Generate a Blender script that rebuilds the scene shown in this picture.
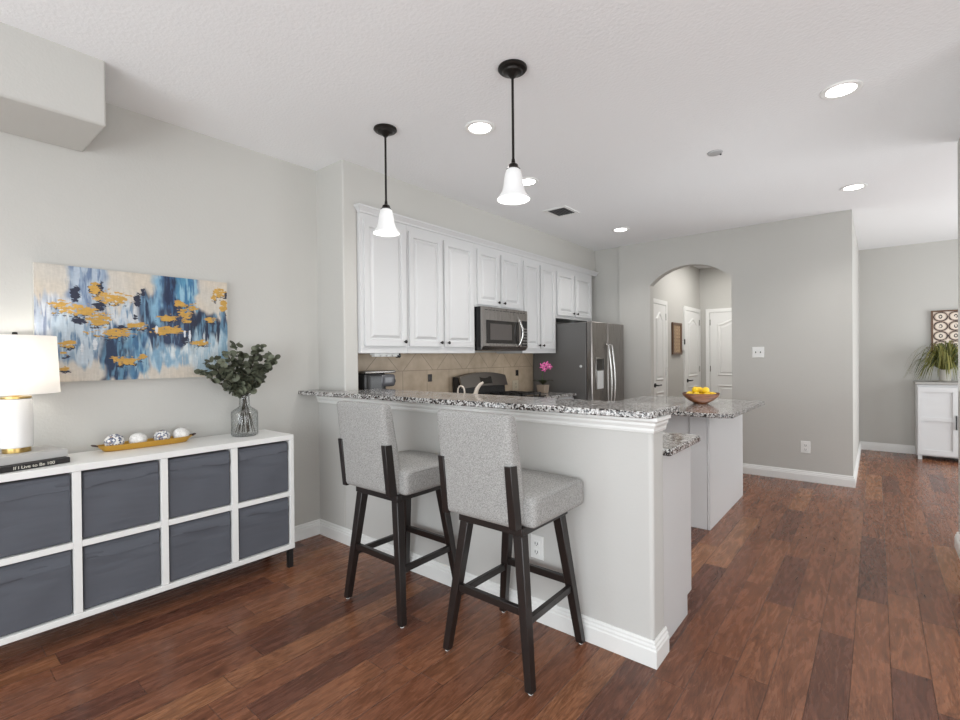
import bpy, bmesh, math, random
import numpy as np
from mathutils import Vector, Matrix, Euler
random.seed(7)
PI = math.pi
for o in list(bpy.data.objects): bpy.data.objects.remove(o)
scene = bpy.context.scene
COL = scene.collection

# ------------------------------------------------------------------ camera
yaw, pitch, roll = .68787, -.0066606, -.0096299
f_ = Vector((-math.sin(yaw)*math.cos(pitch), math.cos(yaw)*math.cos(pitch), math.sin(pitch)))
r_ = Vector((math.cos(yaw), math.sin(yaw), 0)); u_ = r_.cross(f_)
c_, s_ = math.cos(roll), math.sin(roll)
r_, u_ = c_*r_+s_*u_, -s_*r_+c_*u_
cam = bpy.data.cameras.new('camera'); co = bpy.data.objects.new('camera', cam); COL.objects.link(co)
M_ = Matrix((( r_.x, u_.x, -f_.x, 0), (r_.y, u_.y, -f_.y, 0), (r_.z, u_.z, -f_.z, 1.325), (0, 0, 0, 1)))
co.matrix_world = M_
cam.sensor_width = 36; cam.lens = 481.9/960*36; cam.clip_start = .05
scene.camera = co
# ------------------------------------------------------------------ world, exposure, big lights
w = bpy.data.worlds.new('world'); scene.world = w; w.use_nodes = True
w.node_tree.nodes['Background'].inputs[0].default_value = (.90, .95, 1, 1)
w.node_tree.nodes['Background'].inputs[1].default_value = 0.85
vs = scene.view_settings
vs.view_transform = 'Standard'; vs.look = 'None'; vs.gamma = 1; vs.use_curve_mapping = False
vs.exposure = 0.06
def area(name, loc, target, sx, sy, power, color=(1, 1, 1), spread=180):
    l = bpy.data.lights.new(name, 'AREA'); l.shape = 'RECTANGLE'; l.size = sx; l.size_y = sy
    l.energy = power; l.color = color; l.spread = math.radians(spread)
    o = bpy.data.objects.new(name, l); COL.objects.link(o); o.location = loc
    d = Vector(target)-Vector(loc); o.rotation_euler = d.to_track_quat('-Z', 'Y').to_euler()
    return o
area('daylight_rear_windows', (-.3, -2.7, 1.1), (.2, 6, 4.2), 4.6, 1.9, 132, (.91, .965, 1))
area('daylight_right_windows', (2.9, 1.0, 1.2), (-3, 2.2, 1.2), 4.4, 2.0, 100, (.93, .97, 1))
area('added_ceiling_fill', (.6, -.6, 1.3), (.4, .2, 2.74), 1.4, 1.4, 11, (.95, .98, 1))  # added upward fill behind the camera to even the brightness, not a room lamp
area('added_kitchen_fill', (-.3, 4.1, 1.05), (-.5, 4.4, 2.74), 1.8, 1.8, 11, (.94, .975, 1))  # unseen fill added by the island to lift the kitchen ceiling
area('dining_daylight', (2.7, 6.5, 1.2), (-2, 5.2, 1.6), 3.0, 2.0, 95, (.93, .97, 1))
area('added_hall_fill', (-1.5, 7.3, 2.72), (-1.5, 7.3, 0), .7, 1.4, 23, (1, .98, .95))  # added light to brighten the hallway, no visible fixture

# ------------------------------------------------------------------ materials
MATS = {}
def newmat(name):
    m = bpy.data.materials.new(name); m.use_nodes = True
    nt = m.node_tree; b = nt.nodes['Principled BSDF']
    MATS[name] = m
    return m, nt, b
def N(nt, t, **kw):
    n = nt.nodes.new(t)
    for k, v in kw.items():
        if k.startswith('i_'):
            n.inputs[int(k[2:])].default_value = v
        else: setattr(n, k, v)
    return n
def lk(nt, a, b): nt.links.new(a, b)
def mth(nt, op, a, b=None, c=None):
    n = nt.nodes.new('ShaderNodeMath'); n.operation = op
    for i, v in enumerate((a, b, c)):
        if v is None: continue
        if isinstance(v, (int, float)): n.inputs[i].default_value = v
        else: nt.links.new(v, n.inputs[i])
    return n.outputs[0]
def ramp(nt, fac, stops, interp='LINEAR'):
    n = nt.nodes.new('ShaderNodeValToRGB'); n.color_ramp.interpolation = interp
    e = n.color_ramp.elements
    while len(e) < len(stops): e.new(.5)
    for i, (p, c) in enumerate(stops):
        e[i].position = p; e[i].color = (*c, 1) if len(c) == 3 else c
    nt.links.new(fac, n.inputs[0]); return n.outputs[0]
def simple(name, col, rough=.5, metal=0, bump=None, spec=.5, **kw):
    """plain procedural surface; bump=(scale, strength, distance) adds a fine noise relief and slight tone variation"""
    m, nt, b = newmat(name)
    b.inputs['Base Color'].default_value = (*col, 1); b.inputs['Roughness'].default_value = rough
    b.inputs['Metallic'].default_value = metal; b.inputs['Specular IOR Level'].default_value = spec
    for k, v in kw.items(): b.inputs[k].default_value = v
    if bump:
        tc = N(nt, 'ShaderNodeTexCoord'); no = N(nt, 'ShaderNodeTexNoise'); no.inputs['Scale'].default_value = bump[0]
        no.inputs['Detail'].default_value = 3
        lk(nt, tc.outputs['Object'], no.inputs['Vector'])
        bp = N(nt, 'ShaderNodeBump'); bp.inputs['Strength'].default_value = bump[1]; bp.inputs['Distance'].default_value = bump[2]
        lk(nt, no.outputs[0], bp.inputs['Height']); lk(nt, bp.outputs[0], b.inputs['Normal'])
    return m
WALL = simple('greige_wall_paint', (.545, .535, .505), .75, bump=(75, .22, .004), spec=.25)
CEIL = simple('textured_ceiling_paint', (.87, .875, .88), .85, bump=(60, .55, .004), spec=.2)
TRIM = simple('white_trim_paint', (.80, .80, .78), .35)
HALFW = simple('light_half_wall_paint', (.56, .553, .53), .6, bump=(75, .15, .003), spec=.25)
CABW = simple('white_cabinet_paint', (.63, .63, .63), .4)
SHELFW = simple('white_shelf_laminate', (.80, .80, .78), .4, bump=(30, .05, .002))
BLACKM = simple('black_metal', (.012, .012, .012), .4)
BRONZE = simple('oil_rubbed_bronze', (.018, .015, .013), .35, .6)
KNOB = simple('dark_knob_metal', (.03, .028, .026), .3, .8)
DARKWOOD = simple('espresso_wood', (.016, .012, .011), .32, bump=(40, .15, .002))
BRASS = simple('brushed_brass', (.55, .38, .14), .28, 1)
CERAM = simple('white_marble_ceramic', (.80, .79, .77), .25)
PLASTICW = simple('white_plastic', (.82, .82, .80), .35)
BLACKP = simple('black_plastic', (.015, .015, .016), .25)
BLACKG = simple('black_glass', (.02, .018, .017), .05)
STEEL = simple('stainless_steel', (.40, .385, .37), .26, 1)
STEELD = simple('dark_fridge_side', (.17, .165, .16), .45, .3)
CHROME = simple('polished_steel', (.50, .49, .47), .25, 1)
SLOT = simple('dark_slot', (.02, .02, .02), .6)
TEXTW = simple('cream_lettering', (.75, .72, .62), .5)
BOOKB = simple('black_book_cover', (.018, .016, .016), .45)
BOOKG = simple('grey_book_cover', (.50, .49, .47), .6, bump=(60, .1, .001))
PAGES = simple('book_pages', (.72, .68, .58), .8, bump=(200, .3, .001))
TRAYG = simple('golden_tray', (.62, .36, .06), .38, .35)
HANDLEB = simple('dark_brown_handle', (.05, .025, .02), .5)
STEM = simple('brown_stem', (.05, .04, .025), .7)
STEMG = simple('green_stem', (.08, .14, .04), .6)
LEMON = simple('lemon_yellow_peel', (.90, .60, .02), .4, bump=(120, .3, .002))
SOIL = simple('potting_bark', (.06, .04, .03), .9, bump=(60, .8, .01))
POTW = simple('pale_ceramic_pot', (.55, .53, .48), .5)
ORCHPOT = simple('tan_stoneware_pot', (.32, .25, .19), .6)
PINK = simple('pink_orchid_petal', (.75, .12, .38), .5)
PINKC = simple('pale_orchid_centre', (.85, .55, .62), .5)
CREAMF = simple('cream_faucet_enamel', (.62, .54, .46), .25)
WOODF = simple('walnut_frame', (.12, .06, .03), .45, bump=(50, .2, .002))
BINM = None
def mk_fabric():
    m, nt, b = newmat('grey_tweed_upholstery')
    tc = N(nt, 'ShaderNodeTexCoord')
    n1 = N(nt, 'ShaderNodeTexNoise'); n1.inputs['Scale'].default_value = 420; n1.inputs['Detail'].default_value = 2
    mp = N(nt, 'ShaderNodeMapping'); mp.inputs['Scale'].default_value = (1, 1, .35); lk(nt, tc.outputs['Object'], mp.inputs[0]); lk(nt, mp.outputs[0], n1.inputs['Vector'])
    n2 = N(nt, 'ShaderNodeTexNoise'); n2.inputs['Scale'].default_value = 420; n2.inputs['Detail'].default_value = 2
    mp2 = N(nt, 'ShaderNodeMapping'); mp2.inputs['Scale'].default_value = (.35, .35, 1); lk(nt, tc.outputs['Object'], mp2.inputs[0]); lk(nt, mp2.outputs[0], n2.inputs['Vector'])
    s = mth(nt, 'ADD', n1.outputs[0], n2.outputs[0]); s = mth(nt, 'MULTIPLY', s, .5)
    c = ramp(nt, s, [(.34, (.20, .197, .19)), (.5, (.335, .33, .318)), (.64, (.45, .445, .43))])
    lk(nt, c, b.inputs['Base Color']); b.inputs['Roughness'].default_value = .95
    b.inputs['Specular IOR Level'].default_value = .15
    bp = N(nt, 'ShaderNodeBump'); bp.inputs['Strength'].default_value = .5; bp.inputs['Distance'].default_value = .002
    lk(nt, s, bp.inputs['Height']); lk(nt, bp.outputs[0], b.inputs['Normal'])
    return m
TWEED = mk_fabric()
def mk_bin():
    m, nt, b = newmat('slate_bin_fabric')
    tc = N(nt, 'ShaderNodeTexCoord'); mp = N(nt, 'ShaderNodeMapping'); mp.inputs['Scale'].default_value = (2, 2, 7)
    mp.inputs['Rotation'].default_value = (.12, 0, 0)
    oi = N(nt, 'ShaderNodeObjectInfo'); ad = N(nt, 'ShaderNodeVectorMath'); ad.operation = 'ADD'
    lk(nt, tc.outputs['Object'], ad.inputs[0]); lk(nt, oi.outputs['Random'], ad.inputs[1])
    lk(nt, ad.outputs[0], mp.inputs[0])
    n1 = N(nt, 'ShaderNodeTexNoise'); n1.inputs['Scale'].default_value = 1.6; n1.inputs['Detail'].default_value = 2; n1.inputs['Distortion'].default_value = .6
    lk(nt, mp.outputs[0], n1.inputs['Vector'])
    bp = N(nt, 'ShaderNodeBump'); bp.inputs['Strength'].default_value = .5; bp.inputs['Distance'].default_value = .010
    lk(nt, n1.outputs[0], bp.inputs['Height']); lk(nt, bp.outputs[0], b.inputs['Normal'])
    b.inputs['Base Color'].default_value = (.086, .092, .110, 1); b.inputs['Roughness'].default_value = .75
    b.inputs['Sheen Weight'].default_value = .1
    return m
BINM = mk_bin()
def mk_granite():
    m, nt, b = newmat('speckled_granite')
    tc = N(nt, 'ShaderNodeTexCoord')
    nd = N(nt, 'ShaderNodeTexNoise'); nd.inputs['Scale'].default_value = 60; lk(nt, tc.outputs['Object'], nd.inputs['Vector'])
    mx = N(nt, 'ShaderNodeVectorMath'); mx.operation = 'MULTIPLY_ADD'; lk(nt, nd.outputs['Color'], mx.inputs[0]); mx.inputs[1].default_value = (.014, .014, .014); lk(nt, tc.outputs['Object'], mx.inputs[2])
    v = N(nt, 'ShaderNodeTexVoronoi'); v.inputs['Scale'].default_value = 135; lk(nt, mx.outputs[0], v.inputs['Vector'])
    sx = N(nt, 'ShaderNodeSeparateColor'); lk(nt, v.outputs['Color'], sx.inputs[0])
    n2 = N(nt, 'ShaderNodeTexNoise'); n2.inputs['Scale'].default_value = 22; n2.inputs['Detail'].default_value = 3; lk(nt, tc.outputs['Object'], n2.inputs['Vector'])
    k = mth(nt, 'ADD', mth(nt, 'MULTIPLY', sx.outputs[0], .62), mth(nt, 'MULTIPLY', n2.outputs[0], .5))
    c = ramp(nt, k, [(0, (.012, .011, .011)), (.39, (.06, .045, .038)), (.48, (.26, .24, .23)), (.58, (.42, .41, .395)), (.72, (.58, .57, .555))], 'CONSTANT')
    lk(nt, c, b.inputs['Base Color']); b.inputs['Roughness'].default_value = .12
    return m
GRAN = mk_granite()
def mk_floor():
    m, nt, b = newmat('hand_scraped_hickory_planks')
    tc = N(nt, 'ShaderNodeTexCoord'); sp = N(nt, 'ShaderNodeSeparateXYZ'); lk(nt, tc.outputs['Object'], sp.inputs[0])
    W = .127
    xr = mth(nt, 'DIVIDE', mth(nt, 'ADD', sp.outputs[0], 20.049), W)
    row = mth(nt, 'FLOOR', xr); fx = mth(nt, 'FRACT', xr)
    wn = N(nt, 'ShaderNodeTexWhiteNoise', noise_dimensions='1D'); lk(nt, row, wn.inputs['W'])
    L = mth(nt, 'ADD', mth(nt, 'MULTIPLY', wn.outputs['Value'], .45), .75)
    off = mth(nt, 'MULTIPLY', wn.outputs['Value'], 37.7)
    yr = mth(nt, 'DIVIDE', mth(nt, 'ADD', mth(nt, 'ADD', sp.outputs[1], 50), off), L)
    pid = mth(nt, 'FLOOR', yr); fy = mth(nt, 'FRACT', yr)
    cb = N(nt, 'ShaderNodeCombineXYZ'); lk(nt, row, cb.inputs[0]); lk(nt, pid, cb.inputs[1])
    w2 = N(nt, 'ShaderNodeTexWhiteNoise', noise_dimensions='2D'); lk(nt, cb.outputs[0], w2.inputs['Vector'])
    # seams
    ex = mth(nt, 'MULTIPLY', mth(nt, 'MINIMUM', fx, mth(nt, 'SUBTRACT', 1, fx)), W)
    ey = mth(nt, 'MULTIPLY', mth(nt, 'MINIMUM', fy, mth(nt, 'SUBTRACT', 1, fy)), L)
    e = mth(nt, 'MINIMUM', ex, ey)
    seam = N(nt, 'ShaderNodeMapRange'); lk(nt, e, seam.inputs[0]); seam.inputs[1].default_value = .0002; seam.inputs[2].default_value = .0022
    # grain
    mp = N(nt, 'ShaderNodeCombineXYZ')
    lk(nt, mth(nt, 'ADD', mth(nt, 'MULTIPLY', sp.outputs[0], 15), mth(nt, 'MULTIPLY', w2.outputs['Value'], 50)), mp.inputs[0])
    lk(nt, mth(nt, 'ADD', mth(nt, 'MULTIPLY', sp.outputs[1], 2.2), mth(nt, 'MULTIPLY', w2.outputs['Value'], 90)), mp.inputs[1])
    g = N(nt, 'ShaderNodeTexNoise'); g.inputs['Scale'].default_value = 1.6; g.inputs['Detail'].default_value = 6; g.inputs['Roughness'].default_value = .65; g.inputs['Distortion'].default_value = 1.2
    lk(nt, mp.outputs[0], g.inputs['Vector'])
    g2 = N(nt, 'ShaderNodeTexNoise'); g2.inputs['Scale'].default_value = 4.5; g2.inputs['Detail'].default_value = 8; g2.inputs['Roughness'].default_value = .7; g2.inputs['Distortion'].default_value = 2.5; lk(nt, mp.outputs[0], g2.inputs['Vector'])
    cc = ramp(nt, w2.outputs['Value'], [(0, (.135, .054, .034)), (.14, (.150, .060, .036)), (.22, (.198, .079, .043)), (.7, (.232, .094, .050)), (.85, (.262, .110, .056)), (1, (.31, .140, .068))])
    gr = ramp(nt, g.outputs[0], [(.25, (.38, .34, .32)), (.42, (.80, .78, .76)), (.55, (1.0, 1.0, 1.0)), (.75, (1.3, 1.3, 1.32))])
    m1 = N(nt, 'ShaderNodeMix', data_type='RGBA', blend_type='MULTIPLY'); m1.inputs[0].default_value = 1; lk(nt, cc, m1.inputs[6]); lk(nt, gr, m1.inputs[7])
    fine = ramp(nt, g2.outputs[0], [(.32, (.42, .38, .36)), (.44, (.85, .84, .83)), (.65, (1.22, 1.22, 1.22))])
    m2 = N(nt, 'ShaderNodeMix', data_type='RGBA', blend_type='MULTIPLY'); m2.inputs[0].default_value = .85; lk(nt, m1.outputs[2], m2.inputs[6]); lk(nt, fine, m2.inputs[7])
    g4 = N(nt, 'ShaderNodeTexNoise'); g4.inputs['Scale'].default_value = .55; g4.inputs['Detail'].default_value = 3; g4.inputs['Distortion'].default_value = 1.0; lk(nt, mp.outputs[0], g4.inputs['Vector'])
    fig = mth(nt, 'SINE', mth(nt, 'MULTIPLY', g4.outputs[0], 95)); figc = ramp(nt, mth(nt, 'ADD', mth(nt, 'MULTIPLY', fig, .5), .5), [(0, (.74, .70, .68)), (.45, (1, 1, 1)), (1, (1.10, 1.10, 1.10))])
    m2b = N(nt, 'ShaderNodeMix', data_type='RGBA', blend_type='MULTIPLY'); m2b.inputs[0].default_value = .8; lk(nt, m2.outputs[2], m2b.inputs[6]); lk(nt, figc, m2b.inputs[7]); m2 = m2b
    m3 = N(nt, 'ShaderNodeMix', data_type='RGBA'); lk(nt, seam.outputs[0], m3.inputs[0]); m3.inputs[6].default_value = (.045, .018, .011, 1); lk(nt, m2.outputs[2], m3.inputs[7])
    lk(nt, m3.outputs[2], b.inputs['Base Color'])
    rr = N(nt, 'ShaderNodeMapRange'); lk(nt, g.outputs[0], rr.inputs[0]); rr.inputs[3].default_value = .18; rr.inputs[4].default_value = .36; lk(nt, rr.outputs[0], b.inputs['Roughness']); b.inputs['Specular IOR Level'].default_value = .32
    h = mth(nt, 'ADD', mth(nt, 'MULTIPLY', seam.outputs[0], .9), mth(nt, 'MULTIPLY', g.outputs[0], .9))
    bp = N(nt, 'ShaderNodeBump'); bp.inputs['Strength'].default_value = .35; bp.inputs['Distance'].default_value = .004
    lk(nt, h, bp.inputs['Height']); lk(nt, bp.outputs[0], b.inputs['Normal'])
    return m
FLOOR = mk_floor()
def mk_splash():
    m, nt, b = newmat('tan_backsplash_tiles')
    tc = N(nt, 'ShaderNodeTexCoord'); sp = N(nt, 'ShaderNodeSeparateXYZ'); lk(nt, tc.outputs['Object'], sp.inputs[0])
    y, z = sp.outputs[1], sp.outputs[2]
    S = .424
    a = mth(nt, 'DIVIDE', mth(nt, 'ADD', mth(nt, 'ADD', y, z), 9.35), S*1.0); c = mth(nt, 'DIVIDE', mth(nt, 'ADD', mth(nt, 'SUBTRACT', y, z), 9.05), S*1.0)
    def edge(v): 
        fr = mth(nt, 'FRACT', v); return mth(nt, 'MINIMUM', fr, mth(nt, 'SUBTRACT', 1, fr))
    diag = mth(nt, 'MULTIPLY', mth(nt, 'MINIMUM', edge(a), edge(c)), S*.7)
    st = mth(nt, 'MULTIPLY', edge(mth(nt, 'DIVIDE', mth(nt, 'ADD', y, 9.1), .3)), .3)
    up = mth(nt, 'GREATER_THAN', z, .30)
    band = mth(nt, 'ABSOLUTE', mth(nt, 'SUBTRACT', z, .30))
    e = N(nt, 'ShaderNodeMix', data_type='FLOAT'); lk(nt, up, e.inputs[0]); lk(nt, st, e.inputs[2]); lk(nt, diag, e.inputs[3])
    e2 = mth(nt, 'MINIMUM', e.outputs[0], band)
    g = mth(nt, 'LESS_THAN', e2, .003)
    n = N(nt, 'ShaderNodeTexNoise'); n.inputs['Scale'].default_value = 9; n.inputs['Detail'].default_value = 4; lk(nt, tc.outputs['Object'], n.inputs['Vector'])
    cc = ramp(nt, n.outputs[0], [(.3, (.47, .36, .25)), (.7, (.60, .48, .35))])
    mx = N(nt, 'ShaderNodeMix', data_type='RGBA'); lk(nt, g, mx.inputs[0]); lk(nt, cc, mx.inputs[6]); mx.inputs[7].default_value = (.33, .25, .18, 1)
    lk(nt, mx.outputs[2], b.inputs['Base Color']); b.inputs['Roughness'].default_value = .4
    return m
SPLASH = mk_splash()
def mk_vcol(name, rough=.6):
    m, nt, b = newmat(name); a = N(nt, 'ShaderNodeVertexColor'); a.layer_name = 'paint'
    lk(nt, a.outputs[0], b.inputs['Base Color']); b.inputs['Roughness'].default_value = rough
    n = N(nt, 'ShaderNodeTexNoise'); n.inputs['Scale'].default_value = 90; tc = N(nt, 'ShaderNodeTexCoord'); lk(nt, tc.outputs['Object'], n.inputs['Vector'])
    bp = N(nt, 'ShaderNodeBump'); bp.inputs['Strength'].default_value = .2; bp.inputs['Distance'].default_value = .002; lk(nt, n.outputs[0], bp.inputs['Height']); lk(nt, bp.outputs[0], b.inputs['Normal'])
    return m
PAINT = mk_vcol('painted_canvas')
def mk_emit(name, col, s, base=(.9, .9, .9)):
    m, nt, b = newmat(name); b.inputs['Base Color'].default_value = (*base, 1)
    b.inputs['Emission Color'].default_value = (*col, 1); b.inputs['Emission Strength'].default_value = s; b.inputs['Roughness'].default_value = .3
    return m
LENS = mk_emit('lit_downlight_lens', (1, .98, .95), 9)
FROST = mk_emit('lit_frosted_glass', (1, .985, .96), .20, (.66, .66, .66))
def mk_shade():
    m, nt, b = newmat('white_linen_shade')
    t = N(nt, 'ShaderNodeBsdfTranslucent'); t.inputs[0].default_value = (.95, .93, .9, 1)
    mx = N(nt, 'ShaderNodeMixShader'); mx.inputs[0].default_value = .5
    b.inputs['Base Color'].default_value = (.88, .87, .85, 1); b.inputs['Roughness'].default_value = .8
    lk(nt, b.outputs[0], mx.inputs[1]); lk(nt, t.outputs[0], mx.inputs[2]); lk(nt, mx.outputs[0], nt.nodes['Material Output'].inputs[0])
    return m
LINEN = mk_shade()
def mk_glass():
    m, nt, b = newmat('smoky_vase_glass')
    g = N(nt, 'ShaderNodeBsdfGlossy'); g.inputs['Roughness'].default_value = .03; g.inputs[0].default_value = (.9, .9, .9, 1)
    t = N(nt, 'ShaderNodeBsdfTransparent')
    lw = N(nt, 'ShaderNodeLayerWeight'); lw.inputs[0].default_value = .45
    c = ramp(nt, lw.outputs['Facing'], [(0, (.95, .955, .955)), (.7, (.87, .88, .88)), (1, (.45, .46, .465))])
    lk(nt, c, t.inputs[0])
    mx = N(nt, 'ShaderNodeMixShader'); lk(nt, mth(nt, 'MULTIPLY', lw.outputs['Fresnel'], .3), mx.inputs[0]); lk(nt, t.outputs[0], mx.inputs[1]); lk(nt, g.outputs[0], mx.inputs[2])
    lk(nt, mx.outputs[0], nt.nodes['Material Output'].inputs[0]); return m
VGLASS = mk_glass()
def mk_leaf(name, c1, c2, rough=.5):
    m, nt, b = newmat(name); gi = N(nt, 'ShaderNodeNewGeometry')
    c = ramp(nt, gi.outputs['Random Per Island'], [(0, c1), (1, c2)]); lk(nt, c, b.inputs['Base Color']); b.inputs['Roughness'].default_value = rough
    return m
EUC = mk_leaf('eucalyptus_leaf', (.035, .038, .022), (.15, .165, .11), .6)
SPIDER = mk_leaf('arching_leaf', (.04, .065, .012), (.26, .24, .06), .5)
ORCHL = mk_leaf('dark_orchid_leaf', (.02, .03, .015), (.04, .05, .02), .4)
def mk_speckle(name, cols):
    m, nt, b = newmat(name); tc = N(nt, 'ShaderNodeTexCoord')
    v = N(nt, 'ShaderNodeTexVoronoi'); v.inputs['Scale'].default_value = 120; lk(nt, tc.outputs['Object'], v.inputs['Vector'])
    s = N(nt, 'ShaderNodeSeparateColor'); lk(nt, v.outputs['Color'], s.inputs[0])
    c = ramp(nt, s.outputs[0], cols, 'CONSTANT'); lk(nt, c, b.inputs['Base Color']); b.inputs['Roughness'].default_value = .4
    return m
BALLB = mk_speckle('blue_speckled_ball', [(0, (.05, .07, .15)), (.22, (.25, .27, .33)), (.38, (.75, .74, .72)), (.9, (.30, .22, .18))])
BALLW = mk_speckle('white_mosaic_ball', [(0, (.66, .65, .62)), (.3, (.80, .79, .77)), (.7, (.73, .72, .70))])
def mk_bowl():
    m, nt, b = newmat('banded_wood_bowl'); tc = N(nt, 'ShaderNodeTexCoord')
    mp = N(nt, 'ShaderNodeMapping'); mp.inputs['Scale'].default_value = (8, 8, 60); lk(nt, tc.outputs['Object'], mp.inputs[0])
    n = N(nt, 'ShaderNodeTexNoise'); n.inputs['Scale'].default_value = 1.5; lk(nt, mp.outputs[0], n.inputs['Vector'])
    c = ramp(nt, n.outputs[0], [(.35, (.07, .022, .009)), (.65, (.22, .08, .03))]); lk(nt, c, b.inputs['Base Color']); b.inputs['Roughness'].default_value = .3
    return m
BOWL = mk_bowl()
def mk_brushed(name, col, axis):
    m, nt, b = newmat(name); tc = N(nt, 'ShaderNodeTexCoord'); mp = N(nt, 'ShaderNodeMapping')
    sc = [90, 90, 90]; sc[axis] = 2; mp.inputs['Scale'].default_value = sc; lk(nt, tc.outputs['Object'], mp.inputs[0])
    n = N(nt, 'ShaderNodeTexNoise'); n.inputs['Scale'].default_value = 2; lk(nt, mp.outputs[0], n.inputs['Vector'])
    r = N(nt, 'ShaderNodeMapRange'); lk(nt, n.outputs[0], r.inputs[0]); r.inputs[3].default_value = .22; r.inputs[4].default_value = .36; lk(nt, r.outputs[0], b.inputs['Roughness'])
    b.inputs['Base Color'].default_value = (*col, 1); b.inputs['Metallic'].default_value = 1
    return m
BRUSH = mk_brushed('brushed_stainless', (.33, .31, .295), 2)

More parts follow.
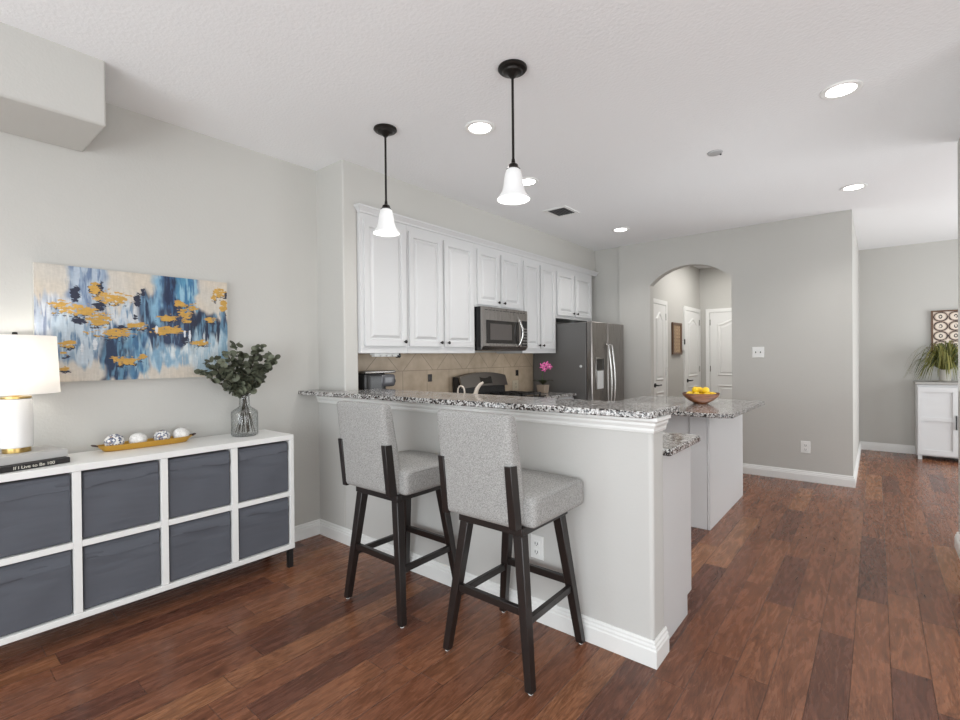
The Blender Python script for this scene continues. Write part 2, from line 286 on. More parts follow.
# ------------------------------------------------------------------ mesh tools
def wloc(o):
    v = Vector((0, 0, 0))
    while o is not None: v += o.location; o = o.parent
    return v
class MB:
    def __init__(s): s.v = []; s.f = []
    def add(s, vs, fs):
        k = len(s.v); s.v += [Vector(v) for v in vs]; s.f += [tuple(i+k for i in f) for f in fs]; return s
    def box(s, x0, x1, y0, y1, z0, z1):
        return s.add([(x0,y0,z0),(x1,y0,z0),(x1,y1,z0),(x0,y1,z0),(x0,y0,z1),(x1,y0,z1),(x1,y1,z1),(x0,y1,z1)],
                     [(3,2,1,0),(4,5,6,7),(0,1,5,4),(1,2,6,5),(2,3,7,6),(3,0,4,7)])
    def beam(s, a, b, w0, w1=None, d0=None, d1=None, up=(0, 1, 0)):
        """square bar between two points, tapering"""
        a, b = Vector(a), Vector(b); w1 = w1 or w0; d0 = d0 or w0; d1 = d1 or w1
        t = (b-a).normalized(); x = t.cross(Vector(up)).normalized(); y = x.cross(t).normalized()
        vs = []
        for p, w_, d_ in ((a, w0, d0), (b, w1, d1)):
            for i, j in ((-1,-1),(1,-1),(1,1),(-1,1)): vs.append(p+x*i*w_/2+y*j*d_/2)
        return s.add(vs, [(0,1,2,3),(7,6,5,4),(4,5,1,0),(5,6,2,1),(6,7,3,2),(7,4,0,3)])
    def leg(s, a, b, w0, w1):
        """horizontally cut tapered square leg"""
        vs = []
        for p, w_ in ((a, w0), (b, w1)):
            for i, j in ((-1,-1),(1,-1),(1,1),(-1,1)): vs.append((p[0]+i*w_/2, p[1]+j*w_/2, p[2]))
        return s.add(vs, [(3,2,1,0),(4,5,6,7),(0,1,5,4),(1,2,6,5),(2,3,7,6),(3,0,4,7)])
    def prism(s, pts, z0, z1):
        n = len(pts)
        return s.add([(x, y, z0) for x, y in pts]+[(x, y, z1) for x, y in pts],
              [tuple(reversed(range(n))), tuple(range(n, 2*n))]+[(i, (i+1)%n, n+(i+1)%n, n+i) for i in range(n)])
    def tube(s, pts, r, n=10, r1=None, cap=True):
        pts = [Vector(p) for p in pts]; m = len(pts); rs = r if isinstance(r, (list, tuple)) else [r+((r1 if r1 is not None else r)-r)*i/(m-1) for i in range(m)]
        vs, fs = [], []; px = None
        for i, p in enumerate(pts):
            t = (pts[min(i+1, m-1)]-pts[max(i-1, 0)]).normalized()
            if px is None:
                px = t.cross(Vector((0, 0, 1)) if abs(t.z) < .9 else Vector((1, 0, 0))).normalized()
            px = (px-t*px.dot(t)).normalized(); py = t.cross(px)
            for k in range(n):
                a = 2*PI*k/n; vs.append(p+(px*math.cos(a)+py*math.sin(a))*rs[i])
        for i in range(m-1):
            for k in range(n): fs.append((i*n+k, i*n+(k+1)%n, (i+1)*n+(k+1)%n, (i+1)*n+k))
        if cap: fs.append(tuple(reversed(range(n)))); fs.append(tuple(range((m-1)*n, m*n)))
        return s.add(vs, fs)
    def lathe(s, prof, c, n=32, axis='z', sq=(1, 1)):
        vs, fs = [], []
        for r, h in prof:
            for k in range(n):
                a = 2*PI*k/n; p = (r*math.cos(a)*sq[0], r*math.sin(a)*sq[1], h)
                if axis == 'x': p = (h, p[0], p[1])
                if axis == 'y': p = (p[0], h, -p[1])
                vs.append((c[0]+p[0], c[1]+p[1], c[2]+p[2]))
        m = len(prof)
        for i in range(m-1):
            for k in range(n): fs.append((i*n+k, i*n+(k+1)%n, (i+1)*n+(k+1)%n, (i+1)*n+k))
        if prof[0][0] > 1e-4: fs.append(tuple(reversed(range(n))))
        if prof[-1][0] > 1e-4: fs.append(tuple(range((m-1)*n, m*n)))
        return s.add(vs, fs)
    def panel(s, O, U, V, Nn, w_, h_, prof, back=0.0):
        """nested rectangular rings: prof = [(inset, height)], closed with a centre face; back plane at height `back`"""
        O, U, V, Nn = map(Vector, (O, U, V, Nn)); vs, fs = [], []
        rings = [(0, back)]+list(prof)
        for ins, ht in rings:
            for a, b in ((ins, ins), (w_-ins, ins), (w_-ins, h_-ins), (ins, h_-ins)): vs.append(O+U*a+V*b+Nn*ht)
        fs.append((3, 2, 1, 0))
        for i in range(len(rings)-1):
            for k in range(4): fs.append((i*4+k, i*4+(k+1)%4, (i+1)*4+(k+1)%4, (i+1)*4+k))
        L = (len(rings)-1)*4; fs.append((L, L+1, L+2, L+3))
        return s.add(vs, fs)
    def rbox(s, sx, sy, sz, r, c, n=10, warp=None):
        """rounded box"""
        hx, hy, hz = sx/2, sy/2, sz/2; d = {}; vs = []; fs = []
        def P(i, j, k):
            key = (i, j, k)
            if key in d: return d[key]
            def g(t, h):  # cluster samples at the rounded ends
                u = t/n*2-1; return u
            q = []
            for t, h in ((i, hx), (j, hy), (k, hz)):
                u = t/n*2-1
                # spacing: outer two cells on each side cover the rounding
                m_ = 4/n*1.0
                a = abs(u); core = 1-m_
                pos = (a/core*(h-r)) if a <= core else (h-r)+(a-core)/m_*r
                q.append(math.copysign(pos, u) if u else 0)
            v = Vector(q); inner = Vector((max(-hx+r, min(hx-r, v.x)), max(-hy+r, min(hy-r, v.y)), max(-hz+r, min(hz-r, v.z))))
            dd = v-inner
            if dd.length > 1e-9: v = inner+dd.normalized()*r
            if warp: v = Vector(warp(v, hx, hy, hz))
            d[key] = len(vs); vs.append(v+Vector(c)); return d[key]
        for a in range(n):
            for b in range(n):
                fs.append((P(a,b,0),P(a,b+1,0),P(a+1,b+1,0),P(a+1,b,0))); fs.append((P(a,b,n),P(a+1,b,n),P(a+1,b+1,n),P(a,b+1,n)))
                fs.append((P(a,0,b),P(a+1,0,b),P(a+1,0,b+1),P(a,0,b+1))); fs.append((P(a,n,b),P(a,n,b+1),P(a+1,n,b+1),P(a+1,n,b)))
                fs.append((P(0,a,b),P(0,a,b+1),P(0,a+1,b+1),P(0,a+1,b))); fs.append((P(n,a,b),P(n,a+1,b),P(n,a+1,b+1),P(n,a,b+1)))
        return s.add(vs, fs)
    def sweep(s, path, prof, z=0, closed=False):
        """sweep (out, height) profile along XY path; 'out' is to the right of travel"""
        P = [Vector((p[0], p[1])) for p in path]; m = len(P); n = len(prof); vs = []; fs = []
        def nrm(a, b): t = (b-a).normalized(); return Vector((t.y, -t.x))
        for i in range(m):
            if i == 0: o = nrm(P[0], P[1])
            elif i == m-1: o = nrm(P[-2], P[-1])
            else:
                a, b = nrm(P[i-1], P[i]), nrm(P[i], P[i+1]); o = (a+b); o = o/(o.dot(a))
            for d, h in prof: q = P[i]+o*d; vs.append((q.x, q.y, z+h))
        for i in range(m-1):
            for k in range(n): fs.append((i*n+k, (i+1)*n+k, (i+1)*n+(k+1)%n, i*n+(k+1)%n))
        fs.append(tuple(range(n))); fs.append(tuple(reversed(range((m-1)*n, m*n))))
        return s.add(vs, fs)
    def build(s, name, mat, parent=None, bevel=0, seg=2, smooth=True, ang=35, label=None):
        xs = [v.x for v in s.v]; ys = [v.y for v in s.v]; zs = [v.z for v in s.v]
        o0 = Vector(((min(xs)+max(xs))/2, (min(ys)+max(ys))/2, min(zs)))
        me = bpy.data.meshes.new(name); me.from_pydata([v-o0 for v in s.v], [], s.f)
        bm = bmesh.new(); bm.from_mesh(me); bmesh.ops.recalc_face_normals(bm, faces=bm.faces); bm.to_mesh(me); bm.free()
        me.materials.append(mat)
        if smooth:
            for p in me.polygons: p.use_smooth = True
            me.set_sharp_from_angle(angle=math.radians(ang))
        o = bpy.data.objects.new(name, me); COL.objects.link(o)
        if parent is not None: o.parent = parent; o.location = o0-wloc(parent)
        else: o.location = o0
        if bevel:
            b = o.modifiers.new('bevel', 'BEVEL'); b.width = bevel; b.segments = seg; b.limit_method = 'ANGLE'; b.angle_limit = math.radians(40)
            b.harden_normals = False
        if label: o['label'] = label
        return o
def tag(o, label, cat, group=None, kind=None):
    o['label'] = label; o['category'] = cat
    if group: o['group'] = group
    if kind: o['kind'] = kind
    return o
def thing(name, loc, label, cat, group=None):
    o = bpy.data.objects.new(name, None); COL.objects.link(o); o.location = loc; o.empty_display_size = .1
    return tag(o, label, cat, group)
def struct(mb, name, mat, **kw):
    o = mb.build(name, mat, **kw)
    if o.parent is None: o['kind'] = 'structure'
    return o
def copy_tree(o, parent=None):
    c = o.copy(); COL.objects.link(c)
    if parent is not None: c.parent = parent
    for ch in [x for x in bpy.data.objects if x.parent == o]: copy_tree(ch, c)
    return c

XW, YP, XK, YA, YB, ZC = -3.263, 2.043, -2.93, 6.005, 8.46, 2.74
# ------------------------------------------------------------------ floor, ceiling, walls
struct(MB().box(-3.4, 3.2, -3.0, 8.6, -.06, 0), 'floor', FLOOR, smooth=False)
struct(MB().box(-3.4, 3.2, -3.0, 8.6, ZC, ZC+.1), 'ceiling', CEIL, smooth=False)
struct(MB().box(XW-.12, XW, -3.0, YA, 0, ZC), 'wall_left', WALL, smooth=False)
# boxed soffit over the console
struct(MB().box(XW, -2.815, -2.9, .655, 2.432, ZC+.05), 'wall_left_soffit', WALL, bevel=.012, seg=3)
# wing wall at the end of the bar and furred-down wall above the cabinets
m = MB().prism([(YP, 0), (2.165, 0), (2.165, 2.39), (YA+.05, 2.39), (YA+.05, ZC+.05), (YP, ZC+.05)], XW-.03, XK)
m.v = [Vector((v.z, v.x, v.y)) for v in m.v]; struct(m, 'wall_kitchen', WALL, bevel=.012, seg=3)
# backsplash on the kitchen wall
m = MB(); m.box(XW, XW+.012, 2.165, 4.98, .905, 1.37); struct(m, 'wall_backsplash', SPLASH, smooth=False)
# wall with the arch
def arch_pts(n=24):
    xa, xb, zs, rise = -2.178, -1.256, 2.195, .2
    hw = (xb-xa)/2; R = (hw*hw+rise*rise)/(2*rise); cx = (xa+xb)/2; cz = zs+rise-R; a0 = math.asin(hw/R)
    return [(cx+R*math.sin(-a0+2*a0*i/n), cz+R*math.cos(-a0+2*a0*i/n)) for i in range(n+1)]
m = MB(); A = arch_pts(); T = .12
x0, x1 = -2.583, -.178
m.box(XW, x0, YA+.035, YA+T, 0, ZC)
m.box(x0, A[0][0], YA, YA+T, 0, ZC); m.box(A[-1][0], x1, YA, YA+T, 0, ZC)
n = len(A); vs = []
for y in (YA, YA+T):
    for x, z in A: vs.append((x, y, z))
    for x, z in A: vs.append((x, y, ZC))
fs = []
for i in range(n-1):
    fs += [(i, i+1, n+i+1, n+i), (2*n+i, 3*n+i, 3*n+i+1, 2*n+i+1), (i, 2*n+i, 2*n+i+1, i+1), (n+i, n+i+1, 3*n+i+1, 3*n+i)]
m.add(vs, fs); struct(m, 'wall_arch', WALL, smooth=False)
struct(MB().box(-.298, -.178, YA+T, YB, 0, ZC), 'wall_passage', WALL, smooth=False)
struct(MB().box(-2.6, 3.2, YB, YB+.12, 0, ZC), 'wall_back', WALL, smooth=False)
struct(MB().box(-2.37, -2.25, YA+T, YB, 0, ZC), 'wall_hall', WALL, smooth=False)
struct(MB().box(.427, .56, 3.0, 4.56, 0, ZC), 'wall_right', WALL, bevel=.015, seg=3)
struct(MB().box(3.05, 3.17, -3.0, YB, 0, ZC), 'wall_far_right', WALL, smooth=False)
# half wall carrying the bar
struct(MB().box(XK-.02, -.735, YP, 2.185, 0, 1.061), 'wall_peninsula', HALFW, bevel=.018, seg=4)
struct(MB().box(XW, XK-.02, YP-.001, YP+.01, 0, 1.061), 'wall_peninsula', HALFW, smooth=False)

BB = [(0, 0), (.018, 0), (.018, .070), (.0145, .077), (.0145, .085), (.009, .092), (.009, .101), (.004, .109), (0, .109)]
struct(MB().sweep([(XW, -2.9), (XW, YP), (-.735, YP), (-.735, 2.185)], BB), 'baseboard_left', TRIM, smooth=False)
struct(MB().sweep([(-1.256, YA), (-.178, YA), (-.178, YB), (3.05, YB)], BB), 'baseboard_back', TRIM, smooth=False)
struct(MB().sweep([(XK, YA), (-2.178, YA)], BB), 'baseboard_kitchen', TRIM, smooth=False)
struct(MB().sweep([(.427, 3.0), (.427, 4.56), (.56, 4.56), (.56, 3.0)][::-1], BB), 'baseboard_right', TRIM, smooth=False)
# moulding under the bar top
CR = [(0, 0), (.008, 0), (.012, .010), (.012, .020), (.020, .034), (.020, .044), (.032, .054), (.032, .068), (0, .068)]
struct(MB().sweep([(XW, YP), (-.735, YP), (-.735, 2.185)], CR, z=.993), 'trim_1', TRIM, smooth=False)

# ------------------------------------------------------------------ bar counter
o = MB().prism([(XW, 1.872), (-.735, 1.975), (-.712, 1.99), (-.705, 2.32), (-.725, 2.34), (XK+.002, 2.34), (XK+.002, YP-.002), (XW, YP-.002)], 1.061, 1.091).build('bar_countertop', GRAN, bevel=.006, seg=3)
tag(o, 'raised speckled granite bar counter on the white half wall behind the stools', 'countertop')
# lower peninsula cabinet and its counter
t = thing('peninsula_cabinet', (-1.8, 2.4, 0), 'white base cabinet behind the half wall, plain end panel with a toe kick notch', 'cabinet')
m = MB(); m.prism([(2.187, 0), (2.56, 0), (2.56, .10), (2.63, .10), (2.63, .872), (2.187, .872)], 0, 1)
m.v = [Vector((-.748-(v.z*.02), v.x, v.y)) for v in m.v]; m.build('end_panel', CABW, t)
MB().box(-2.6, -.768, 2.187, 2.61, .10, .872).build('body', CABW, t)
MB().box(-2.6, -.768, 2.187, 2.55, 0, .10).build('toe_kick', CABW, t)
o = MB().prism([(-2.628, 2.187), (-.715, 2.187), (-.705, 2.2), (-.705, 2.66), (-.72, 2.675), (-2.628, 2.675)], .873, .905).build('peninsula_countertop', GRAN, bevel=.006)
tag(o, 'lower granite counter stepping down behind the raised bar', 'countertop')
# island
t = thing('kitchen_island', (-1.4, 4.4, 0), 'plain white kitchen island base under the counter with the fruit bowl', 'kitchen island')
m = MB(); m.box(-1.75, -.988, 3.905, 5.038, 0, .872); m.build('body', CABW, t)
MB().box(-.986, -.968, 3.89, 5.045, 0, .872).build('side_panel', CABW, t, bevel=.002)
MB().box(-1.11, -.988, 3.887, 3.903, 0, .872).build('corner_post', CABW, t, bevel=.002)
o = MB().prism([(-1.86, 3.70), (-.86, 3.70), (-.778, 3.76), (-.768, 4.93), (-.80, 4.99), (-1.86, 4.99)], .873, .905).build('island_countertop', GRAN, bevel=.006)
tag(o, 'polished granite island top carrying a wooden bowl of lemons', 'countertop')

# ------------------------------------------------------------------ upper cabinets
XC = -2.905
RAISED = [(0, .018), (.045, .018), (.050, .004), (.060, .004), (.082, .017), (.09, .017)]
def upper(label, y0, y1, z0, z1, doors, knobs):
    t = thing('wall_cabinet', ((XW+XC)/2, (y0+y1)/2, z0), label, 'cabinet', None)
    MB().box(XW, XC-.0005, y0+.001, y1-.001, z0, z1).build('body', CABW, t)
    for (a, b, c, d), k in zip(doors, knobs):
        dm = MB().panel((XC, a, c), (0, 1, 0), (0, 0, 1), (1, 0, 0), b-a, d-c, RAISED).build('door', CABW, t, smooth=False)
        ky = b-.028 if k > 0 else a+.028
        MB().lathe([(.004, 0), (.005, .012), (.013, .018), (.014, .024), (.009, .029), (0, .030)], (XC+.018, ky, c+.035 if c < 1.5 else c+.035), 14, 'x').build('knob', KNOB, dm)
    return t
upper('leftmost single-door white wall cabinet, beside the grey wing wall', 2.166, 2.62, 1.36, 2.39, [(2.195, 2.60, 1.415, 2.34)], [1])
upper('tall double-door white wall cabinet left of the microwave', 2.62, 3.46, 1.36, 2.39, [(2.635, 3.012, 1.415, 2.34), (3.045, 3.43, 1.415, 2.34)], [1, -1])
upper('short double-door white wall cabinet above the microwave', 3.46, 4.245, 1.80, 2.39, [(3.495, 3.83, 1.822, 2.34), (3.868, 4.205, 1.822, 2.34)], [1, -1])
upper('narrow tall double-door white wall cabinet between microwave and refrigerator', 4.245, 4.94, 1.36, 2.39, [(4.27, 4.57, 1.41, 2.34), (4.598, 4.90, 1.41, 2.34)], [1, -1])
upper('short double-door white wall cabinet above the refrigerator', 4.94, 5.88, 1.775, 2.39, [(4.96, 5.36, 1.81, 2.32), (5.40, 5.82, 1.81, 2.32)], [1, -1])
CRN = [(0, 0), (.012, 0), (.014, .012), (.034, .036), (.040, .038), (.042, .050), (0, .050)]
struct(MB().sweep([(XC-.02, 2.172), (XC, 2.172), (XC, 6.0)], CRN, z=2.388), 'trim_2', CABW, smooth=False)

# base run on the kitchen wall
for (y0, y1, lab, nd) in ((2.19, 3.50, 'white base cabinet under the coffee maker counter', 3), (4.27, 4.93, 'white base cabinet between range and refrigerator', 1)):
    t = thing('base_cabinet', (-2.95, (y0+y1)/2, 0), lab, 'cabinet')
    MB().box(XW+.014, -2.68, y0, y1, .1, .872).build('body', CABW, t); MB().box(XW+.014, -2.74, y0, y1, 0, .1).build('toe_kick', CABW, t)
    wd = (y1-y0)/nd
    for i in range(nd):
        d = MB().panel((-2.68, y0+i*wd+.01, .12), (0, 1, 0), (0, 0, 1), (1, 0, 0), wd-.02, .55, RAISED).build('door', CABW, t, smooth=False)
        MB().lathe([(.004, 0), (.005, .012), (.013, .018), (.014, .024), (0, .030)], (-2.662, y0+(i+1)*wd-.04, .62), 12, 'x').build('knob', KNOB, d)
        d = MB().panel((-2.68, y0+i*wd+.01, .69), (0, 1, 0), (0, 0, 1), (1, 0, 0), wd-.02, .16, [(0, .018), (.02, .018), (.026, .013), (.03, .013)]).build('drawer', CABW, t, smooth=False)
        MB().lathe([(.004, 0), (.005, .012), (.013, .018), (.014, .024), (0, .030)], (-2.662, y0+(i+.5)*wd, .77), 12, 'x').build('knob', KNOB, d)
    o = MB().box(XW+.012, -2.63, y0, y1, .873, .905).build('kitchen_countertop', GRAN, bevel=.005)
    tag(o, 'granite counter along the tiled wall, '+('left of the range under the coffee maker' if nd == 3 else 'right of the range beside the refrigerator'), 'countertop')

# ------------------------------------------------------------------ microwave
t = thing('microwave', (-3.06, 3.87, 1.375), 'stainless over-the-range microwave with a dark window', 'microwave')
MB().box(XW+.002, -2.845, 3.475, 4.215, 1.385, 1.796).build('body', BLACKP, t)
MX = -2.818
prof = [(1.405, MX-.012), (1.425, MX+.004), (1.45, MX), (1.74, MX), (1.796, MX-.004)]
m = MB(); vs = [(-2.844, 3.475, 1.388)]+[(x, 3.475, z) for z, x in prof]+[(-2.844, 3.475, 1.796)]
vs += [(a, 4.215, c) for a, b, c in vs]; n = 7
m.add(vs, [tuple(range(n)), tuple(reversed(range(n, 2*n)))]+[(i, n+i, n+(i+1)%n, (i+1)%n) for i in range(n)])
d = m.build('door', BRUSH, t)
MB().box(MX+.0005, MX+.004, 3.525, 4.06, 1.452, 1.672).build('window', BLACKG, d, bevel=.003)
MB().box(MX+.0045, MX+.006, 3.58, 3.93, 1.485, 1.64).build('window_screen', simple('grey_window_mesh', (.09, .08, .075), .15), d)
m = MB()
MB().box(MX+.0005, MX+.004, 4.105, 4.205, 1.43, 1.69).build('control_panel', BLACKP, t, bevel=.002)
for i in range(6):
    for k in range(3): m.box(MX+.0045, MX+.0055, 4.118+k*.028, 4.136+k*.028, 1.45+i*.03, 1.463+i*.03)
m.build('buttons', simple('grey_button', (.22, .21, .2), .4), t)
MB().tube([(MX, 4.045, 1.425)]+[(MX+.012+.04*math.sin(PI*i/12), 4.045+.012*math.sin(PI*i/12), 1.43+.27*i/12) for i in range(13)]+[(MX, 4.045, 1.705)], .010, 10).build('handle', CHROME, t)
m = MB()
for i in range(12): m.box(MX-.003, MX+.0015, 3.51+i*.057, 3.55+i*.057, 1.765, 1.770)
m.build('vent_grille', SLOT, t)

# ------------------------------------------------------------------ range
t = thing('kitchen_range', (-2.95, 3.883, 0), 'stainless and black gas range with a curved back panel under the microwave', 'stove')
MB().box(-3.24, -2.64, 3.506, 4.259, .02, .912).build('body', BLACKP, t, bevel=.004)
d = MB().box(-2.638, -2.61, 3.512, 4.253, .2, .80).build('oven_door', BRUSH, t, bevel=.004)
MB().box(-2.6095, -2.607, 3.62, 4.15, .35, .62).build('oven_window', BLACKG, d)
MB().tube([(-2.61, 3.56, .75), (-2.57, 3.57, .75), (-2.57, 4.19, .75), (-2.61, 4.2, .75)], .011, 8).build('oven_handle', CHROME, d)
MB().box(-3.2, -2.62, 3.506, 4.259, .912, .925).build('cooktop', BLACKG, t, bevel=.003)
m = MB(); ya, yb = 3.508, 4.257; n = 16; vs = []; fs = []
for (x, top, bot) in ((-3.235, 0, .915), (-3.14, 0, .915)):
    for i in range(n+1):
        u = i/n; y = ya+(yb-ya)*u; z = 1.125+.038*math.sin(PI*u)
        vs += [(x+(0 if x < -3.2 else 0), y, bot), (x-(0.02 if x > -3.2 else 0), y, z)]
k = 2*(n+1)
for i in range(n):
    a = 2*i; fs += [(a, a+2, a+3, a+1), (k+a, k+a+1, k+a+3, k+a+2), (a+1, a+3, k+a+3, k+a+1), (a, k+a, k+a+2, a+2)]
fs += [(0, 1, k+1, k), (k-2, k+k-2, 2*k-1, k-1)]
m.add(vs, fs); m.build('back_guard', BLACKP, t)
m = MB(); vs = []; fs = []
for x0_, x1_ in ((-3.160, -3.139), (-3.150, -3.112)):
    pass
for s_i, (dx) in enumerate((0, .018)):
    for i in range(n+1):
        u = i/n; y = ya+.0+(yb-ya)*u; zt = 1.127+.038*math.sin(PI*u); zb = 1.015+.012*math.sin(PI*u)
        vs += [(-3.125+dx, y, zb), (-3.16+dx, y, zt)]
for i in range(n):
    a = 2*i; fs += [(a, a+2, a+3, a+1), (k+a, k+a+1, k+a+3, k+a+2), (a+1, a+3, k+a+3, k+a+1), (a, k+a, k+a+2, a+2)]
fs += [(0, 1, k+1, k), (k-2, k+k-2, 2*k-1, k-1)]
m.add(vs, fs); cp = m.build('control_fascia', simple('bronze_tinted_steel', (.20, .185, .17), .3, 1), t)
m = MB(); q = [(-3.1165, 3.80, 1.045), (-3.1165, 3.99, 1.045), (-3.137, 3.99, 1.118), (-3.137, 3.80, 1.118)]
m.add(q+[(a+.006, b, c+.002) for a, b, c in q], [(3,2,1,0),(4,5,6,7),(0,1,5,4),(1,2,6,5),(2,3,7,6),(3,0,4,7)]); m.build('display', BLACKG, cp)
for gy in (3.70, 4.07):
    m = MB()
    for xx in (-3.05, -2.92, -2.80, -2.68): m.box(xx-.006, xx+.006, gy-.17, gy+.17, .94, .955)
    for yy in (-.16, -.05, .05, .16): m.box(-3.06, -2.67, gy+yy-.006, gy+yy+.006, .94, .955)
    for xx in (-3.05, -2.68):
        for yy in (-.16, .16): m.box(xx-.008, xx+.008, gy+yy-.008, gy+yy+.008, .925, .942)
    m.build('grate', BLACKM, t)

# ------------------------------------------------------------------ refrigerator
t = thing('refrigerator', (-2.85, 5.39, 0), 'stainless side-by-side refrigerator with dark grey side and water dispenser', 'refrigerator')
FX = -2.46; F0, F1, FZ = 4.975, 5.86, 1.715
MB().box(XW+.02, FX-.075, F0, F1, .02, FZ-.01).build('body', STEELD, t, bevel=.006)
d1 = MB().box(FX-.07, FX, F0, 5.385, .06, FZ).build('freezer_door', BRUSH, t, bevel=.012, seg=3)
d2 = MB().box(FX-.07, FX, 5.395, F1, .06, FZ).build('fridge_door', BRUSH, t, bevel=.012, seg=3)
MB().box(FX-.08, FX-.01, F0+.01, F1-.01, .02, .06).build('kick_plate', BLACKP, t)
for dd, yy in ((d1, 5.345), (d2, 5.435)):
    MB().tube([(FX, yy, .60)]+[(FX+.03+.035*math.sin(PI*i/14), yy, .62+.82*i/14) for i in range(15)]+[(FX, yy, 1.46)], .013, 10).build('door_handle', CHROME, dd)
dp = MB().box(FX+.0005, FX+.006, 5.06, 5.27, .93, 1.30).build('dispenser', STEEL, d1, bevel=.003)
MB().box(FX+.0065, FX+.009, 5.075, 5.255, 1.16, 1.285).build('dispenser_display', BLACKG, dp)
MB().box(FX+.0065, FX+.009, 5.085, 5.245, .945, 1.15).build('dispenser_recess', simple('grey_dispenser_cavity', (.55, .55, .54), .4), dp)
o = MB().lathe([(.016, 0), (.016, -.006), (.010, -.010), (0, -.010)], (-2.60, F0, 1.205), 16, 'y').build('fridge_magnet', PLASTICW)
tag(o, 'small round white magnet on the dark side of the refrigerator', 'magnet')

# ------------------------------------------------------------------ small kitchen items
t = thing('coffee_maker', (-3.06, 2.42, .905), 'black pod coffee maker with silver lid below the leftmost wall cabinet', 'coffee maker')
MB().rbox(.20, .22, .30, .03, (-3.09, 2.37, 1.06), 8).build('body', BLACKP, t)
MB().rbox(.18, .15, .10, .025, (-3.07, 2.49, 1.145), 8).build('brew_head', simple('grey_smoked_plastic', (.10, .10, .11), .2), t)
MB().rbox(.19, .30, .022, .01, (-3.08, 2.42, 1.213), 8).build('lid', CHROME, t)
MB().box(-3.17, -2.97, 2.44, 2.56, .907, .935).build('drip_tray', BLACKP, t, bevel=.006)
MB().lathe([(.02, 0), (.02, .045), (.012, .05), (0, .05)], (-3.06, 2.565, 1.135), 16, 'y').build('dial', BLACKP, t)
t = thing('undercabinet_rail', (-3.0, 2.45, 1.33), 'white rail with dark end knob under the leftmost wall cabinets', 'rail')
m = MB(); m.box(-3.0, -2.94, 2.32, 2.56, 1.345, 1.359)
for i in range(4): m.box(-2.995, -2.945, 2.33+i*.058, 2.375+i*.058, 1.333, 1.345)
m.build('body', PLASTICW, t, bevel=.003)
MB().lathe([(.018, 0), (.018, .03), (.010, .036), (0, .036)], (-2.97, 2.562, 1.341), 14, 'y').build('end_knob', BLACKP, t)
def plate(nm, lab, cat, c, U, Nn, w_=.07, h_=.115, kind='outlet', mat=PLASTICW):
    c, U, Nn = Vector(c), Vector(U), Vector(Nn); V = Vector((0, 0, 1))
    t = thing(nm, c, lab, cat)
    MB().panel(c-U*w_/2-V*h_/2, U, V, Nn, w_, h_, [(0, .003), (.004, .006), (.006, .006)], .0005).build('cover_plate', mat, t, smooth=False)
    if kind == 'outlet':
        for s in (-1, 1):
            p = c+V*s*.021
            q = MB().panel(p-U*.016-V*.014+Nn*.0065, U, V, Nn, .032, .028, [(0, .002), (.002, .003)]).build('socket', mat, t, smooth=False)
            m = MB()
            for du in (-.007, .007): m.panel(p+U*(du-.0015)-V*.006+Nn*.0097, U, V, Nn, .003, .012, [(0, .0006)])
            m.panel(p-U*.002-V*.012+Nn*.0097, U, V, Nn, .004, .004, [(0, .0006)])
            m.build('slots', SLOT, q, smooth=False)
    elif kind == 'switch':
        for s in (-1, 1):
            p = c+U*s*.023
            MB().panel(p-U*.004-V*.009+Nn*.0065, U, V, Nn, .008, .018, [(0, .001), (.001, .012), (.002, .012)]).build('toggle', SLOT, t, smooth=False)
    return t
plate('wall_outlet', 'white wall outlet low on the half wall behind the nearer stool', 'outlet', (-1.317, YP-.0005, .367), (1, 0, 0), (0, -1, 0), .075, .118)
plate('wall_outlet', 'white wall outlet low on the grey wall right of the island', 'outlet', (-.568, YA-.0005, .355), (1, 0, 0), (0, -1, 0), .085, .125)
plate('light_switch', 'white double light switch on the grey wall beside the arch', 'light switch', (-.995, YA-.0005, 1.345), (1, 0, 0), (0, -1, 0), .115, .118, 'switch')
plate('wall_outlet', 'pale outlet on the tan backsplash right of the range', 'outlet', (XW+.012, 4.60, .99), (0, 1, 0), (1, 0, 0), .115, .115, 'outlet', simple('almond_plastic', (.62, .55, .42), .4))
for (yy, zz, s) in ((3.209, 1.13, 'left'), (4.634, 1.133, 'right')):
    o = MB().panel((XW+.0125, yy-.027, zz-.034), (0, 1, 0), (0, 0, 1), (1, 0, 0), .054, .068, [(0, .003), (.004, .006), (.006, .006)]).build('accent_tile', simple('dark_glazed_tile_'+s, (.02, .015, .013), .2))
    tag(o, 'small dark inset tile on the tan backsplash '+s+' of the range', 'tile')
